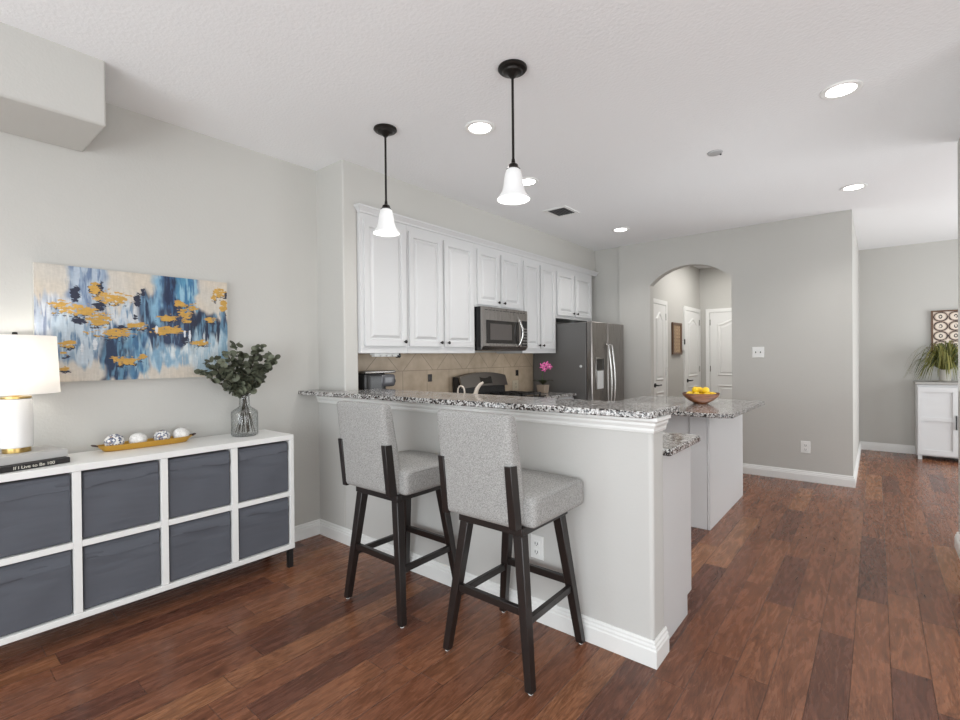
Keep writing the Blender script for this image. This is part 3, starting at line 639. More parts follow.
# orchid beside the refrigerator
t = thing('potted_orchid', (-2.95, 4.72, .905), 'pink orchid in a square tan pot on the counter beside the refrigerator', 'potted plant')
ox, oy = -2.93, 4.69
MB().add([(ox-.045, oy-.045, .906), (ox+.045, oy-.045, .906), (ox+.045, oy+.045, .906), (ox-.045, oy+.045, .906),
          (ox-.055, oy-.055, 1.0), (ox+.055, oy-.055, 1.0), (ox+.055, oy+.055, 1.0), (ox-.055, oy+.055, 1.0)],
         [(3,2,1,0),(4,5,6,7),(0,1,5,4),(1,2,6,5),(2,3,7,6),(3,0,4,7)]).build('pot', ORCHPOT, t, bevel=.006)
MB().tube([(ox, oy, 1.0), (ox-.01, oy, 1.09), (ox+.005, oy-.005, 1.17), (ox+.02, oy-.02, 1.235)], .004, 6).build('stem', STEMG, t)
m = MB()
for a in (0.3, 2.0, 3.4, 4.6, 5.6):
    pts = [(ox+math.cos(a)*r, oy+math.sin(a)*r, 1.0+.05*math.sin(r*18)) for r in (.0, .03, .06, .09, .12)]
    wd = (.01, .028, .032, .026, .004); vs = []
    for p, w_ in zip(pts, wd):
        vs += [(p[0]-math.sin(a)*w_, p[1]+math.cos(a)*w_, p[2]+.006), (p[0], p[1], p[2]), (p[0]+math.sin(a)*w_, p[1]-math.cos(a)*w_, p[2]+.006)]
    fs = []
    for i in range(4): fs += [(3*i, 3*i+1, 3*i+4, 3*i+3), (3*i+1, 3*i+2, 3*i+5, 3*i+4)]
    m.add(vs, fs)
m.build('leaf', ORCHL, t)
def petal_fan(c, nrm, R, n=5):
    m = MB(); nrm = Vector(nrm).normalized(); a0 = nrm.orthogonal().normalized(); b0 = nrm.cross(a0); c = Vector(c)
    for k in range(n):
        a = 2*PI*k/n+.3; d = a0*math.cos(a)+b0*math.sin(a); e = nrm.cross(d)
        vs = [c]; 
        for j in range(9):
            th = PI*j/8; vs.append(c+d*(R*.45+R*.55*-math.cos(th))+e*math.sin(th)*R*.42*1.0+nrm*(.006*math.sin(th)+(k%2)*.002))
        m.add(vs, [(0, j, j+1) for j in range(1, 9)])
    return m
for (dx, dy, dz, R) in ((.03, -.05, .31, .042), (.04, .015, .325, .042), (.05, .06, .30, .038), (.03, -.02, .275, .036)):
    p = (ox+dx, oy+dy, .905+dz)
    fl = petal_fan(p, (.75, -.65, .1), R).build('flower', PINK, t)
    MB().rbox(.014, .014, .014, .006, (p[0]+.006, p[1]-.006, p[2]), 6).build('flower_centre', PINKC, fl)
# faucet and soap dispenser behind the bar
t = thing('kitchen_faucet', (-2.02, 2.43, .905), 'curved pale faucet rising behind the granite bar in front of the range', 'faucet')
MB().lathe([(.03, 0), (.03, .012), (.020, .02), (.018, .04), (0, .04)], (-2.03, 2.42, .905), 18).build('base', CREAMF, t)
pts = [(-2.03, 2.42, .94), (-2.035, 2.42, 1.03), (-2.034, 2.425, 1.08), (-2.024, 2.43, 1.115), (-2.008, 2.44, 1.142), (-1.988, 2.45, 1.158)]
MB().tube(pts, [.017, .016, .015, .013, .011, .007], 12).build('spout', CREAMF, t)
t = thing('soap_dispenser', (-2.18, 2.43, .905), 'small hooked pale dispenser beside the curved faucet behind the bar', 'soap dispenser')
MB().lathe([(.02, 0), (.02, .01), (.010, .015), (0, .015)], (-2.185, 2.42, .905), 14).build('base', CREAMF, t)
MB().tube([(-2.185, 2.42, .915), (-2.185, 2.42, 1.09)]+[(-2.155-.03*math.cos(PI*i/8), 2.42, 1.095+.035*math.sin(PI*i/8)) for i in range(9)]+[(-2.125, 2.42, 1.08)], .0055, 8).build('spout', CREAMF, t)
# fruit bowl
t = thing('wooden_bowl', (-1.17, 4.40, .905), 'round banded wooden bowl full of lemons on the granite island', 'bowl')
cx, cy = -1.17, 4.42
MB().lathe([(0, .0), (.055, .0), (.06, .006), (.10, .028), (.138, .062), (.150, .088), (.146, .090), (.133, .066), (.095, .036), (.05, .018), (0, .015)], (cx, cy, .9055), 40).build('bowl', BOWL, t)
def lemon(c, rz, ry):
    prof = []
    for i in range(15):
        a = PI*i/14; r = .031*math.sin(a)**.85; h = -.039*math.cos(a)
        if i in (0, 14): h *= 1.12; r = 0
        prof.append((max(r, 0), h))
    m = MB().lathe(prof, (0, 0, 0), 20, 'x'); R = Euler((0, ry, rz)).to_matrix(); m.v = [R@v+Vector(c) for v in m.v]
    o = m.build('lemon', LEMON, ang=80); return o
labs = []
for i, (dx, dy, dz) in enumerate([(-.075, -.05, .072), (-.01, -.085, .075), (.065, -.06, .072), (.085, .02, .074), (-.09, .025, .074), (0, .0, .062), (.04, .075, .074), (-.04, .08, .074), (-.035, -.025, .118), (.04, .0, .116), (-.02, .045, .112)]):
    o = lemon((cx+dx, cy+dy, .905+dz-.004), random.random()*3, random.uniform(-.3, .3))
    tag(o, 'yellow lemon heaped in the wooden bowl on the island', 'lemon', 'lemons in the wooden bowl')

# ------------------------------------------------------------------ hallway doors and decor
def hall_door(nm, O, U, Nn, w_, h_, hside, trimn):
    O, U, Nn = Vector(O), Vector(U), Vector(Nn); V = Vector((0, 0, 1))
    t = bpy.data.objects.new(nm, None); COL.objects.link(t); t.location = O+U*w_/2; t['kind'] = 'structure'
    MB().panel(O, U, V, Nn, w_, h_, [(0, .02)], .001).build('door_slab', TRIM, t, smooth=False)
    # two raised panels, the upper one with an eyebrow top
    def raised(u0, u1, v0, v1, arch):
        n_ = 14; out = []
        for i in range(n_+1):
            s = i/n_; out.append((u1+(u0-u1)*s, v1+arch*(.5-.5*math.cos(2*PI*s))))
        ring = [(u0, v0), (u1, v0)]+out
        cu, cv = (u0+u1)/2, (v0+v1)/2
        m = MB(); vs = []; fs = []; k = len(ring)
        for ins, h in ((0, .0202), (.012, .029), (.022, .029), (.034, .022), (.05, .022), (.062, .027)):
            for (a, b) in ring:
                sa = 1-ins/abs((u1-u0)/2); sb = 1-ins/abs((v1-v0)/2)
                vs.append(O+U*(cu+(a-cu)*sa)+V*(cv+(b-cv)*sb)+Nn*h)
        for r in range(5):
            for i in range(k): fs.append((r*k+i, r*k+(i+1)%k, (r+1)*k+(i+1)%k, (r+1)*k+i))
        fs.append(tuple(range(5*k, 6*k))); m.add(vs, fs); m.build('door_panel', TRIM, t, smooth=False)
    raised(.11, w_-.11, .98, 1.82, .08); raised(.11, w_-.11, .22, .84, 0)
    hu = .06 if hside < 0 else w_-.06; s = 1 if hside < 0 else -1
    p = O+U*hu+V*.93
    m = MB(); m.tube([p+Nn*.02, p+Nn*.032], .028, 16); m.tube([p+Nn*.03, p+Nn*.07], .010, 10); m.tube([p+Nn*.068, p+Nn*.068+U*s*.06, p+Nn*.064+U*s*.12], .010, 10); m.build('door_handle', BLACKM, t)
    for z in (.25, 1.05, 1.8):
        q = O+U*(w_-.002 if hside < 0 else .002)+V*z; MB().tube([q+Nn*.022, q+Nn*.022+V*.09], .007, 8).build('hinge', STEEL, t)
    cw = .065; P = [(-cw, 0), (-.006, 0), (-.006, h_+.006), (w_+.006, h_+.006), (w_+.006, 0), (w_+cw, 0), (w_+cw, h_+cw), (-cw, h_+cw)]
    m = MB(); vs = [O+U*a+V*b+Nn*.0005 for a, b in P]+[O+U*a+V*b+Nn*.024 for a, b in P]; 
    fs = [(0,1,2,7),(7,2,3,6),(6,3,4,5),(15,10,9,8),(14,11,10,15),(13,12,11,14)]+[(i, (i+1)%8, 8+(i+1)%8, 8+i) for i in range(8)]
    m.add(vs, fs); struct(m, trimn, TRIM, smooth=False)
hall_door('door_1', (-2.25, 6.02+.22, 0), (0, 1, 0), (1, 0, 0), .50, 2.0, -1, 'trim_3')
hall_door('door_2', (-2.25, 7.645, 0), (0, 1, 0), (1, 0, 0), .72, 2.0, -1, 'trim_4')
hall_door('door_3', (-2.085, YB, 0), (1, 0, 0), (0, -1, 0), .76, 2.0, 1, 'trim_5')

def painted_grid(nm, O, U, V, Nn, w_, h_, nu, nv, colfn, parent=None, mat=PAINT):
    """flat picture surface: fine grid with a painted colour per vertex"""
    O, U, V, Nn = map(Vector, (O, U, V, Nn))
    uu, vv = np.meshgrid(np.linspace(0, 1, nu), np.linspace(0, 1, nv))
    cols = colfn(uu, vv)
    P = np.array(U)[None, None]*(uu*w_)[..., None]+np.array(V)[None, None]*((1-vv)*h_)[..., None]
    idx = np.arange(nu*nv).reshape(nv, nu)
    q = np.stack([idx[:-1, :-1], idx[1:, :-1], idx[1:, 1:], idx[:-1, 1:]], -1).reshape(-1, 4)
    me = bpy.data.meshes.new(nm); me.from_pydata(P.reshape(-1, 3).tolist(), [], q.tolist())
    ca = me.color_attributes.new('paint', 'FLOAT_COLOR', 'POINT')
    rgba = np.ones((nu*nv, 4), dtype=np.float32); rgba[:, :3] = cols.reshape(-1, 3); ca.data.foreach_set('color', rgba.ravel())
    me.materials.append(mat); o = bpy.data.objects.new(nm, me); COL.objects.link(o)
    if parent is not None: o.parent = parent; o.location = O-wloc(parent)
    else: o.location = O
    return o
def s2l(c): c = np.array(c)/255.; return np.where(c < .04045, c/12.92, ((c+.055)/1.055)**2.4)
rng = np.random.default_rng(5)
def vnoise(x, y, seed=0):
    r = np.random.default_rng(seed); T_ = r.random((256, 256))
    xi = np.floor(x).astype(int); yi = np.floor(y).astype(int); fx = x-xi; fy = y-yi; fx = fx*fx*(3-2*fx); fy = fy*fy*(3-2*fy)
    g = lambda a, b: T_[a % 256, b % 256]
    return (g(xi, yi)*(1-fx)+g(xi+1, yi)*fx)*(1-fy)+(g(xi, yi+1)*(1-fx)+g(xi+1, yi+1)*fx)*fy
def fb(x, y, seed=0): return sum(vnoise(x*2**i, y*2**i, seed+i)*.5**(i+1) for i in range(4))/.9375
def abstract(u, v):
    c = np.zeros(u.shape+(3,)); base = s2l((196, 190, 180)); c[:] = base
    warm = s2l((206, 190, 168)); k = np.clip((fb(u*4, v*3, 1)-.4)*3, 0, 1)*.6; c = c*(1-k[..., None])+warm*k[..., None]
    st = lambda su, sv, seed: .6*fb(u*su, v*sv, seed)+.4*fb(u*su*2.6, v*sv*1.6, seed+5)     # vertical streaks: fine in u, long in v
    def zone(u0, v0, u1, v1, col, amt=1., seed=0, soft=.035, dens=.5):
        nonlocal c
        jag = (vnoise(u*45, v*2.0, seed+50)-.5)*.22; jag2 = (vnoise(u*38, v*1.5+9, seed+51)-.5)*.24
        ju = (vnoise(u*20, v*16, seed+52)-.5)*.05
        a = np.clip((u+ju-u0)/soft+.5, 0, 1)*np.clip((u1-u-ju)/soft+.5, 0, 1)*np.clip((v+jag-v0)/(soft*1.5)+.5, 0, 1)*np.clip((v1-v-jag2)/(soft*1.5)+.5, 0, 1)
        a = a*np.clip((st(50, 6, seed)-(1-dens)+.12)*9, 0, 1)*amt
        c = c*(1-a[..., None])+s2l(col)*a[..., None]
    def tones(u0, v0, u1, v1, cols, seed):
        for i, (col, d) in enumerate(cols): zone(u0, v0, u1, v1, col, 1 if i == 0 else .85, seed+i*7, dens=d)
    tones(.15, -.2, .31, .38, [((140, 157, 177), .85), ((96, 116, 146), .5), ((176, 187, 198), .45)], 10)
    tones(-.1, .28, .14, .72, [((172, 180, 192), .7), ((112, 122, 146), .42), ((208, 210, 212), .42)], 40)
    tones(.08, .42, .34, .82, [((132, 154, 174), .75), ((88, 118, 148), .48), ((190, 202, 210), .45)], 70)
    tones(.33, .33, .55, .62, [((178, 192, 204), .6), ((205, 208, 210), .5), ((92, 126, 156), .4)], 100)
    tones(.30, .58, .44, 1.0, [((50, 80, 112), .9), ((28, 44, 72), .62), ((96, 138, 164), .42)], 130)
    tones(.42, .55, .53, 1.0, [((96, 142, 170), .75), ((52, 92, 130), .5), ((140, 172, 188), .4)], 160)
    tones(.54, .58, .78, .84, [((168, 190, 202), .7), ((120, 156, 180), .5), ((208, 214, 214), .45)], 190)
    tones(.49, .2, .62, .66, [((56, 86, 120), .8), ((28, 40, 66), .62), ((110, 146, 172), .4)], 220)
    tones(.56, -.2, .63, .42, [((128, 168, 192), .75), ((84, 124, 160), .45)], 250)
    tones(.61, -.2, .72, .42, [((34, 54, 88), .95), ((24, 38, 66), .5), ((60, 96, 132), .38)], 280)
    tones(.70, -.2, .80, .38, [((84, 142, 172), .85), ((52, 104, 144), .5), ((150, 188, 204), .4)], 310)
    tones(.60, .36, .82, .6, [((44, 58, 86), .7), ((104, 134, 158), .4)], 325)
    tones(.76, .36, 1.1, .64, [((44, 56, 80), .9), ((26, 36, 58), .58), ((96, 132, 156), .42)], 340)
    tones(.78, .6, 1.1, .92, [((160, 182, 194), .7), ((120, 152, 172), .45), ((196, 204, 206), .4)], 370)
    tones(.55, .62, .61, .9, [((120, 156, 180), .5)], 390)
    def blob(cu, cv, ru, rv, col, seed, rag=1., cut=1.):
        nonlocal c
        n1 = fb(u*26+seed, v*60+seed, seed)-.5; n2 = fb(u*80, v*110, seed+3)-.5
        d = ((u-cu)/ru)**2+((v-cv)/rv)**2+n1*2.6*rag+n2*2.2*rag
        a = np.clip((cut-d)*6, 0, 1); sh = .85+.3*fb(u*30, v*90, seed+9)
        c = c*(1-a[..., None])+(s2l(col)*sh[..., None])*a[..., None]
    dk = (36, 40, 60)
    for i, (a, b, p, q) in enumerate([(.175, .24, .02, .07), (.29, .165, .015, .05), (.47, .25, .018, .06), (.5, .165, .01, .06), (.25, .19, .02, .05), (.28, .33, .03, .05), (.46, .42, .012, .03), (.19, .47, .03, .03), (.39, .52, .02, .03), (.73, .62, .02, .05), (.78, .45, .02, .04), (.99, .12, .008, .05)]):
        blob(a, b, p, q, dk, 400+i)
    G = [(.1,.34,.04,.03),(.18,.38,.08,.04),(.28,.44,.045,.055),(.34,.25,.075,.05),(.26,.18,.02,.05),(.35,.57,.085,.035),(.47,.49,.05,.03),(.64,.53,.07,.04),(.63,.41,.05,.025),(.71,.26,.03,.03),(.73,.37,.035,.06),(.78,.29,.025,.035),(.95,.12,.035,.04),(.91,.17,.015,.03),(.975,.26,.02,.055),(.89,.41,.035,.02),(.82,.65,.045,.025),(.4,.82,.055,.035),(.49,.79,.02,.025),(.14,.67,.03,.03),(.12,.76,.015,.02),(.13,.89,.025,.015)]
    for i, (a, b, p, q) in enumerate(G):
        blob(a+.004, b+.016, p*1.05, q*1.15, dk, 500+i, 1.6, .95)
        blob(a, b, p*1.12, q*1.15, (192, 150, 70), 500+i, 1.25)
    for i, (a, b, p, q) in enumerate([(.26, .68, .012, .05), (.76, .58, .008, .05), (.73, .56, .006, .04), (.57, .52, .008, .04), (.2, .72, .008, .05)]): blob(a, b, p, q, (208, 212, 216), 600+i, .5)
    c = c*(.80+.4*(.6*fb(u*150, v*14, 77)+.4*fb(u*70, v*90, 78)))[..., None]
    return c
t = thing('abstract_canvas', (XW+.02, .9, 1.217), 'wide abstract canvas in blue, cream and gold on the grey wall', 'painting')
MB().box(XW+.002, XW+.038, .445, 1.367, 1.217, 1.816).build('stretcher_frame', simple('canvas_edge', (.6, .58, .54), .8), t)
painted_grid('canvas_front', (XW+.0388, .445, 1.217), (0, 1, 0), (0, 0, 1), (1, 0, 0), .922, .599, 520, 336, abstract, t)

def lattice(nx, ny):
    def fn(u, v):
        c = np.zeros(u.shape+(3,)); c[:] = s2l((226, 214, 200)); X = (u*nx) % 1-.5; Y = (v*ny) % 1-.5
        X = X+(fb(u*8, v*8, 2)-.5)*.06; d = np.sqrt(X**2+Y**2)*2
        th = .05+.08*fb(u*11, v*11, 3); k = (np.abs(d-.90) < th)&(np.abs(X)+np.abs(Y) > .2)
        e = np.sqrt((X/.13)**2+(Y/.21)**2); k |= (e < 1)&(e > .5)&(fb(u*14+5, v*12, 8) > .40)
        k &= fb(u*26, v*30, 21) > .30
        sh = np.abs(d-.90) < .22; c[sh] = s2l((186, 166, 150)); c[k] = s2l((48, 34, 32)); return c
    return fn
t = thing('framed_lattice_art', (.83, YB-.02, 1.32), 'framed cream print with dark ogee lattice on the far right wall', 'wall art')
m = MB(); a, b, c, d = .547, 1.15, 1.32, 1.857
for (x0_, x1_, z0_, z1_) in ((a, a+.018, c, d), (b-.018, b, c, d), (a+.018, b-.018, c, c+.018), (a+.018, b-.018, d-.018, d)): m.box(x0_, x1_, YB-.035, YB-.002, z0_, z1_)
m.build('frame', WOODF, t)
painted_grid('print', (a+.018, YB-.02, c+.018), (1, 0, 0), (0, 0, 1), (0, -1, 0), b-a-.036, d-c-.036, 200, 190, lattice(4.1, 4.1), t)
t = thing('framed_panel_art', (-2.24, 7.21, 1.32), 'small upright brown framed panel between the two hallway doors', 'wall art')
m = MB(); a, b, c, d = 7.03, 7.43, 1.33, 1.79
for (x0_, x1_, z0_, z1_) in ((a, a+.04, c, d), (b-.04, b, c, d), (a+.04, b-.04, c, c+.03), (a+.04, b-.04, d-.03, d)): m.box(-2.248, -2.22, x0_, x1_, z0_, z1_)
m.build('frame', WOODF, t)
def lat2(u, v):
    c = lattice(4, 8)(u, v); return c*np.array([.75, .6, .42])
painted_grid('panel', (-2.232, a+.04, c+.03), (0, 1, 0), (0, 0, 1), (1, 0, 0), b-a-.08, d-c-.06, 90, 130, lat2, t)
t = thing('wall_phone', (-2.24, 7.56, 1.38), 'slim white wall handset with dark top beside the middle hallway door', 'wall phone')
MB().box(-2.249, -2.225, 7.52, 7.575, 1.39, 1.53).build('body', PLASTICW, t, bevel=.005); MB().box(-2.2245, -2.215, 7.525, 7.57, 1.48, 1.56).build('handset', BLACKP, t, bevel=.005)

# ------------------------------------------------------------------ sideboard and plant at the far right
t = thing('white_sideboard', (.8, 8.25, 0), 'white two-door sideboard with grey top against the far right wall', 'sideboard')
MB().box(.39, 1.13, 8.08, 8.438, .05, .93).build('body', CABW, t, bevel=.003)
for xx in (.40, 1.08):
    for yy in (8.085, 8.39): MB().box(xx, xx+.04, yy, yy+.04, 0, .05).build('leg', CABW, t)
MB().box(.375, 1.145, 8.05, 8.438, .932, .962).build('top', simple('grey_stone_top', (.36, .35, .33), .4, bump=(40, .1, .001)), t, bevel=.003)
for x0_, hx in ((.40, .745), (.765, .785)):
    d = MB().box(x0_, x0_+.355, 8.063, 8.079, .07, .90).build('door', CABW, t)
    m = MB()
    for (a, b, c, e) in ((x0_, x0_+.045, .07, .90), (x0_+.31, x0_+.355, .07, .90), (x0_+.045, x0_+.31, .07, .13), (x0_+.045, x0_+.31, .84, .90), (x0_+.045, x0_+.31, .485, .53)): m.box(a, b, 8.048, 8.0625, c, e)
    m.build('door_frame', CABW, d)
    MB().tube([(hx-.006, 8.048, .40), (hx-.006, 8.03, .40), (hx-.006, 8.03, .56), (hx-.006, 8.048, .56)], .007, 8).build('handle', BLACKM, d)
t = thing('arching_houseplant', (.66, 8.26, .963), 'bushy green plant with long drooping leaves in a pale pot on the sideboard', 'potted plant')
MB().lathe([(0, .002), (.10, .002), (.11, .012), (.10, .014), (0, .014)], (.66, 8.24, .962), 28).build('saucer', POTW, t)
MB().lathe([(0, 0), (.05, 0), (.056, .02), (.064, .125), (.066, .135), (.060, .135), (.057, .12), (0, .12)], (.66, 8.24, .977), 28).build('pot', POTW, t)
MB().lathe([(0, 0), (.06, 0), (.05, .01), (0, .014)], (.66, 8.24, 1.098), 16).build('soil', SOIL, t)
m = MB(); R2 = random.Random(3)
for i in range(300):
    a = R2.random()*2*PI; L = R2.uniform(.16, .40); up = R2.uniform(.10, .30); 
    if math.sin(a) > .3: L *= .5
    pts = []; K = 8
    for j in range(K+1):
        s = j/K; r = L*(s**.85); z = up*math.sin(PI*min(s*1.0, 1)*.62)*1.4-(L*.95)*s**2.6*.9
        pts.append(Vector((.66+math.cos(a)*(r+.02), 8.24+math.sin(a)*(r*.55+.02), max(.985 if r > .08 else 1.1, 1.10+z))))
    e = Vector((-math.sin(a), math.cos(a), 0)); vs = []; fs = []
    for j, p in enumerate(pts):
        w_ = .0085*(1-.85*(j/K)**2); vs += [p-e*w_+Vector((0, 0, .002)), p+e*w_+Vector((0, 0, .002))]
    for j in range(K): fs.append((2*j, 2*j+1, 2*j+3, 2*j+2))
    m.add(vs, fs)
m.build('foliage', SPIDER, t)

# ------------------------------------------------------------------ console shelf
XF, CT, CB = -2.87, .842, .118; y_r = 1.614; y_l = .167
YD = [(1.588, 1.614), (1.232, 1.266), (.876, .908), (.519, .551), (.167, .205)]   # uprights
t = thing('cube_shelf', (-3.06, .89, 0), 'long low white cube shelf on black legs against the left wall', 'shelf')
m = MB(); XBk = XW+.03
m.box(XBk, XF, y_l, y_r, CT-.032, CT); m.box(XBk, XF, y_l, y_r, CB, CB+.028)
m.box(XBk, XF-.001, YD[0][0], YD[0][1], CB+.028, CT-.032); m.box(XBk, XF-.001, YD[4][0], YD[4][1], CB+.028, CT-.032)
m.build('carcass', SHELFW, t, bevel=.002)
for a, b in YD[1:4]: MB().box(XBk, XF-.003, a, b, CB+.029, CT-.033).build('divider', SHELFW, t, bevel=.001)
for i in range(4):
    MB().box(XBk, XF-.003, YD[i+1][1]+.0005, YD[i][0]-.0005, .454, .482).build('shelf_board', SHELFW, t, bevel=.001)
MB().box(XBk-.012, XBk-.001, y_l, y_r, CB, CT).build('back_panel', SHELFW, t)
for xx in (-2.905, -3.20):
    for yy in (1.575, .21): MB().box(xx, xx+.03, yy, yy+.03, 0, CB-.001).build('leg', BLACKM, t)
cols = ['rightmost column, by the wall corner', 'second column from the right', 'column below the gold tray', 'leftmost column, below the lamp']
def wave_front(b, seed):
    R3 = random.Random(seed); p1, p2, p3 = R3.random()*6, R3.random()*6, R3.random()*6
    def wp(v, hx, hy, hz):
        x, y, z = v
        if x > 0:
            yn, zn = y/hy, z/hz
            x += .006*math.sin(yn*2.2+p1)*math.cos(zn*2+p2)*(1-yn*yn)*(1-zn*zn*.5)
            x -= .006*math.exp(-((zn-.66-.05*math.sin(yn*1.6+p3))/.045)**2)*(.6+.4*math.sin(yn*3+p2))
            x += .0025*math.sin(zn*9+yn*3+p1)*(zn > .2)
        return (x, y, z)
    return wp
for c in range(4):
    for r in range(2):
        y0, y1 = YD[c+1][1]+.005, YD[c][0]-.002
        z0, z1 = (.484, .798) if r == 0 else (CB+.030, .447)
        m = MB().rbox(.33, y1-y0, z1-z0, .012, (-2.885-.165, (y0+y1)/2, (z0+z1)/2), 36, wave_front(None, c*2+r))
        o = m.build('fabric_bin', BINM, ang=60)
        hm = MB(); vs = []; fs = []; K = 28; R5 = random.Random(c*3+r); q1, q2 = R5.random()*6, R5.random()*6
        wf = wave_front(None, c*2+r); hx_, hy_, hz_ = .165, (y1-y0)/2, (z1-z0)/2
        for i in range(K+1):
            yy = -hy_+.008+(2*hy_-.016)*i/K; dz = .006*math.sin(i/K*3.5+q1)+.003*math.sin(i/K*9+q2)
            for zz_, ex_ in ((hz_-.018, -.002), (hz_-.020, .0022), (hz_-.058+dz, .0032), (hz_-.066+dz, .0045), (hz_-.069+dz, -.003)):
                p_ = wf(Vector((hx_, yy, zz_)), hx_, hy_, hz_); vs.append((-3.05+p_[0]+ex_, (y0+y1)/2+yy, (z0+z1)/2+zz_))
        for i in range(K):
            for k_ in range(4): fs.append((i*5+k_, (i+1)*5+k_, (i+1)*5+k_+1, i*5+k_+1))
        hm.add(vs, fs); hm.build('hem', BINM, o, ang=80)
        tag(o, 'slate grey fabric storage bin, %s row, %s' % (('top', 'bottom')[r], cols[c]), 'storage bin', 'fabric bins in the cube shelf')

# ------------------------------------------------------------------ on the console
def oriented_book(nm, lab, c, ang, L, D, z0, z1, cov, pg):
    t = thing(nm, (c[0], c[1], z0), lab, 'book')
    R = Matrix.Rotation(ang, 3, 'Z')
    def tr(m): m.v = [R@v+Vector((c[0], c[1], 0)) for v in m.v]; return m
    tr(MB().box(-D/2, D/2-.002, -L/2+.003, L/2-.003, z0+.003, z1-.003)).build('pages', pg, t)
    m = MB(); m.box(-D/2-.002, D/2+.002, -L/2, L/2, z0+.0003, z0+.0028); m.box(-D/2-.002, D/2+.002, -L/2, L/2, z1-.0028, z1-.0003); m.box(D/2-.001, D/2+.003, -L/2, L/2, z0+.0028, z1-.0028)
    tr(m).build('cover', cov, t, bevel=.0008)
    return t, R
ang = math.atan2(.05, .236)   # spine leans off the shelf edge
bk, R = oriented_book('hardcover_book', 'black hardcover book lying under the grey book, title on its spine', (-3.036, .357), ang, .30, .22, .843, .868, BOOKB, PAGES)
oriented_book('hardcover_book', 'plain grey hardcover book under the lamp, atop the black book', (-3.07, .345), ang, .32, .22, .8685, .905, BOOKG, PAGES)
cu = bpy.data.curves.new('title', 'FONT'); cu.body = 'If I Live to Be 100'; cu.size = .0205; cu.align_x = 'CENTER'; cu.align_y = 'CENTER'; cu.extrude = .0003
to = bpy.data.objects.new('title_tmp', cu); COL.objects.link(to)
bpy.context.view_layer.update(); dg = bpy.context.evaluated_depsgraph_get(); me = bpy.data.meshes.new_from_object(to.evaluated_get(dg)); bpy.data.objects.remove(to)
me.materials.clear(); me.materials.append(TEXTW)
tt = bpy.data.objects.new('title', me); COL.objects.link(tt); tt.parent = bk
Rm = Matrix(((0, 0, 1), (1, 0, 0), (0, 1, 0)))   # text x -> +y, text y -> +z, normal -> +x
p = R@Vector((.1138, .018, 0))+Vector((-3.036, .357, .8553)); tt.matrix_basis = Matrix.Translation(p-wloc(bk))@(R@Rm).to_4x4(); tt.scale = (1.0, .95, 1)
# lamp
lx, ly = -3.08, .358
t = thing('table_lamp', (lx, ly, .905), 'white cylinder table lamp with brass foot and lit drum shade on the books', 'lamp')
MB().lathe([(0, 0), (.050, 0), (.050, .022), (0, .022)], (lx, ly, .9055), 40).build('foot', BRASS, t)
m = MB().lathe([(0, .0), (.056, .0), (.059, .004), (.059, .215), (.054, .223), (.03, .225), (0, .225)], (lx, ly, .928), 48); m.build('base', CERAM, t)
m = MB(); 
for s in (-1, 1): m.box(lx+.058, lx+.062, ly+s*.004-.001, ly+s*.004+.001, .906, .927)
MB().lathe([(.055, 0), (.055, .008), (.02, .012), (.012, .018), (.012, .05), (0, .05)], (lx, ly, 1.1535), 32).build('neck', BRASS, t)
sh = MB().lathe([(.157, 0), (.146, .268), (.1445, .268), (.1555, 0)], (lx, ly, 1.175), 64)
sh.f = [f for f in sh.f if len(f) == 4]
k0 = len(sh.v)//4; sh.add([], []); 
sho = sh.build('lamp_shade', LINEN, t, ang=60)
MB().tube([(lx, ly-.145, 1.432), (lx, ly+.145, 1.432)], .002, 6).build('shade_spider', BRASS, t)
MB().tube([(lx-.145, ly, 1.432), (lx+.145, ly, 1.432)], .002, 6).build('shade_spider', BRASS, t)
MB().lathe([(0, 0), (.005, 0), (.004, .012), (.011, .02), (.009, .03), (0, .032)], (lx, ly, 1.43), 14).build('finial', KNOB, t)
bulb = MB().lathe([(0, 0), (.014, 0), (.016, .03), (.03, .06), (.03, .075), (.018, .10), (0, .105)], (lx, ly, 1.20), 20).build('bulb', mk_emit('lit_bulb', (1, .95, .88), 8), t)
def point(nm, loc, e, r=.03, col=(1, .97, .92)):
    l = bpy.data.lights.new(nm, 'POINT'); l.energy = e; l.shadow_soft_size = r; l.color = col; o = bpy.data.objects.new(nm, l); COL.objects.link(o); o.location = loc; return o
point('lamp_light', (lx, ly, 1.335), 1.8, .025)
# tray with decorative balls
t = thing('oblong_tray', (-3.155, .90, .842), 'narrow golden oblong tray with dark handles holding four decorative balls', 'tray')
m = MB(); n = 40; TR = []
tcx, tcy = -3.15, .895
for (hl, hw, z) in ((.195, .035, .001), (.225, .052, .030), (.232, .056, .034), (.226, .051, .034), (.20, .036, .006)):
    ring = []
    for k in range(n):
        a = 2*PI*k/n; ca, sa = math.cos(a), math.sin(a)
        ring.append((tcx+hw*math.copysign(abs(ca)**.6, ca), tcy+hl*math.copysign(abs(sa)**.75, sa), .843+z))
    TR.append(ring)
vs = [p for r in TR for p in r]; fs = [tuple(reversed(range(n))), tuple(range(4*n, 5*n))]
for i in range(4):
    for k in range(n): fs.append((i*n+k, i*n+(k+1)%n, (i+1)*n+(k+1)%n, (i+1)*n+k))
m.add(vs, fs); m.build('tray_dish', TRAYG, t)
for s in (-1, 1): MB().tube([(tcx-.02, tcy+s*.224, .876), (tcx-.008, tcy+s*.245, .882), (tcx+.008, tcy+s*.245, .882), (tcx+.02, tcy+s*.224, .876)], .004, 8).build('handle', HANDLEB, t)
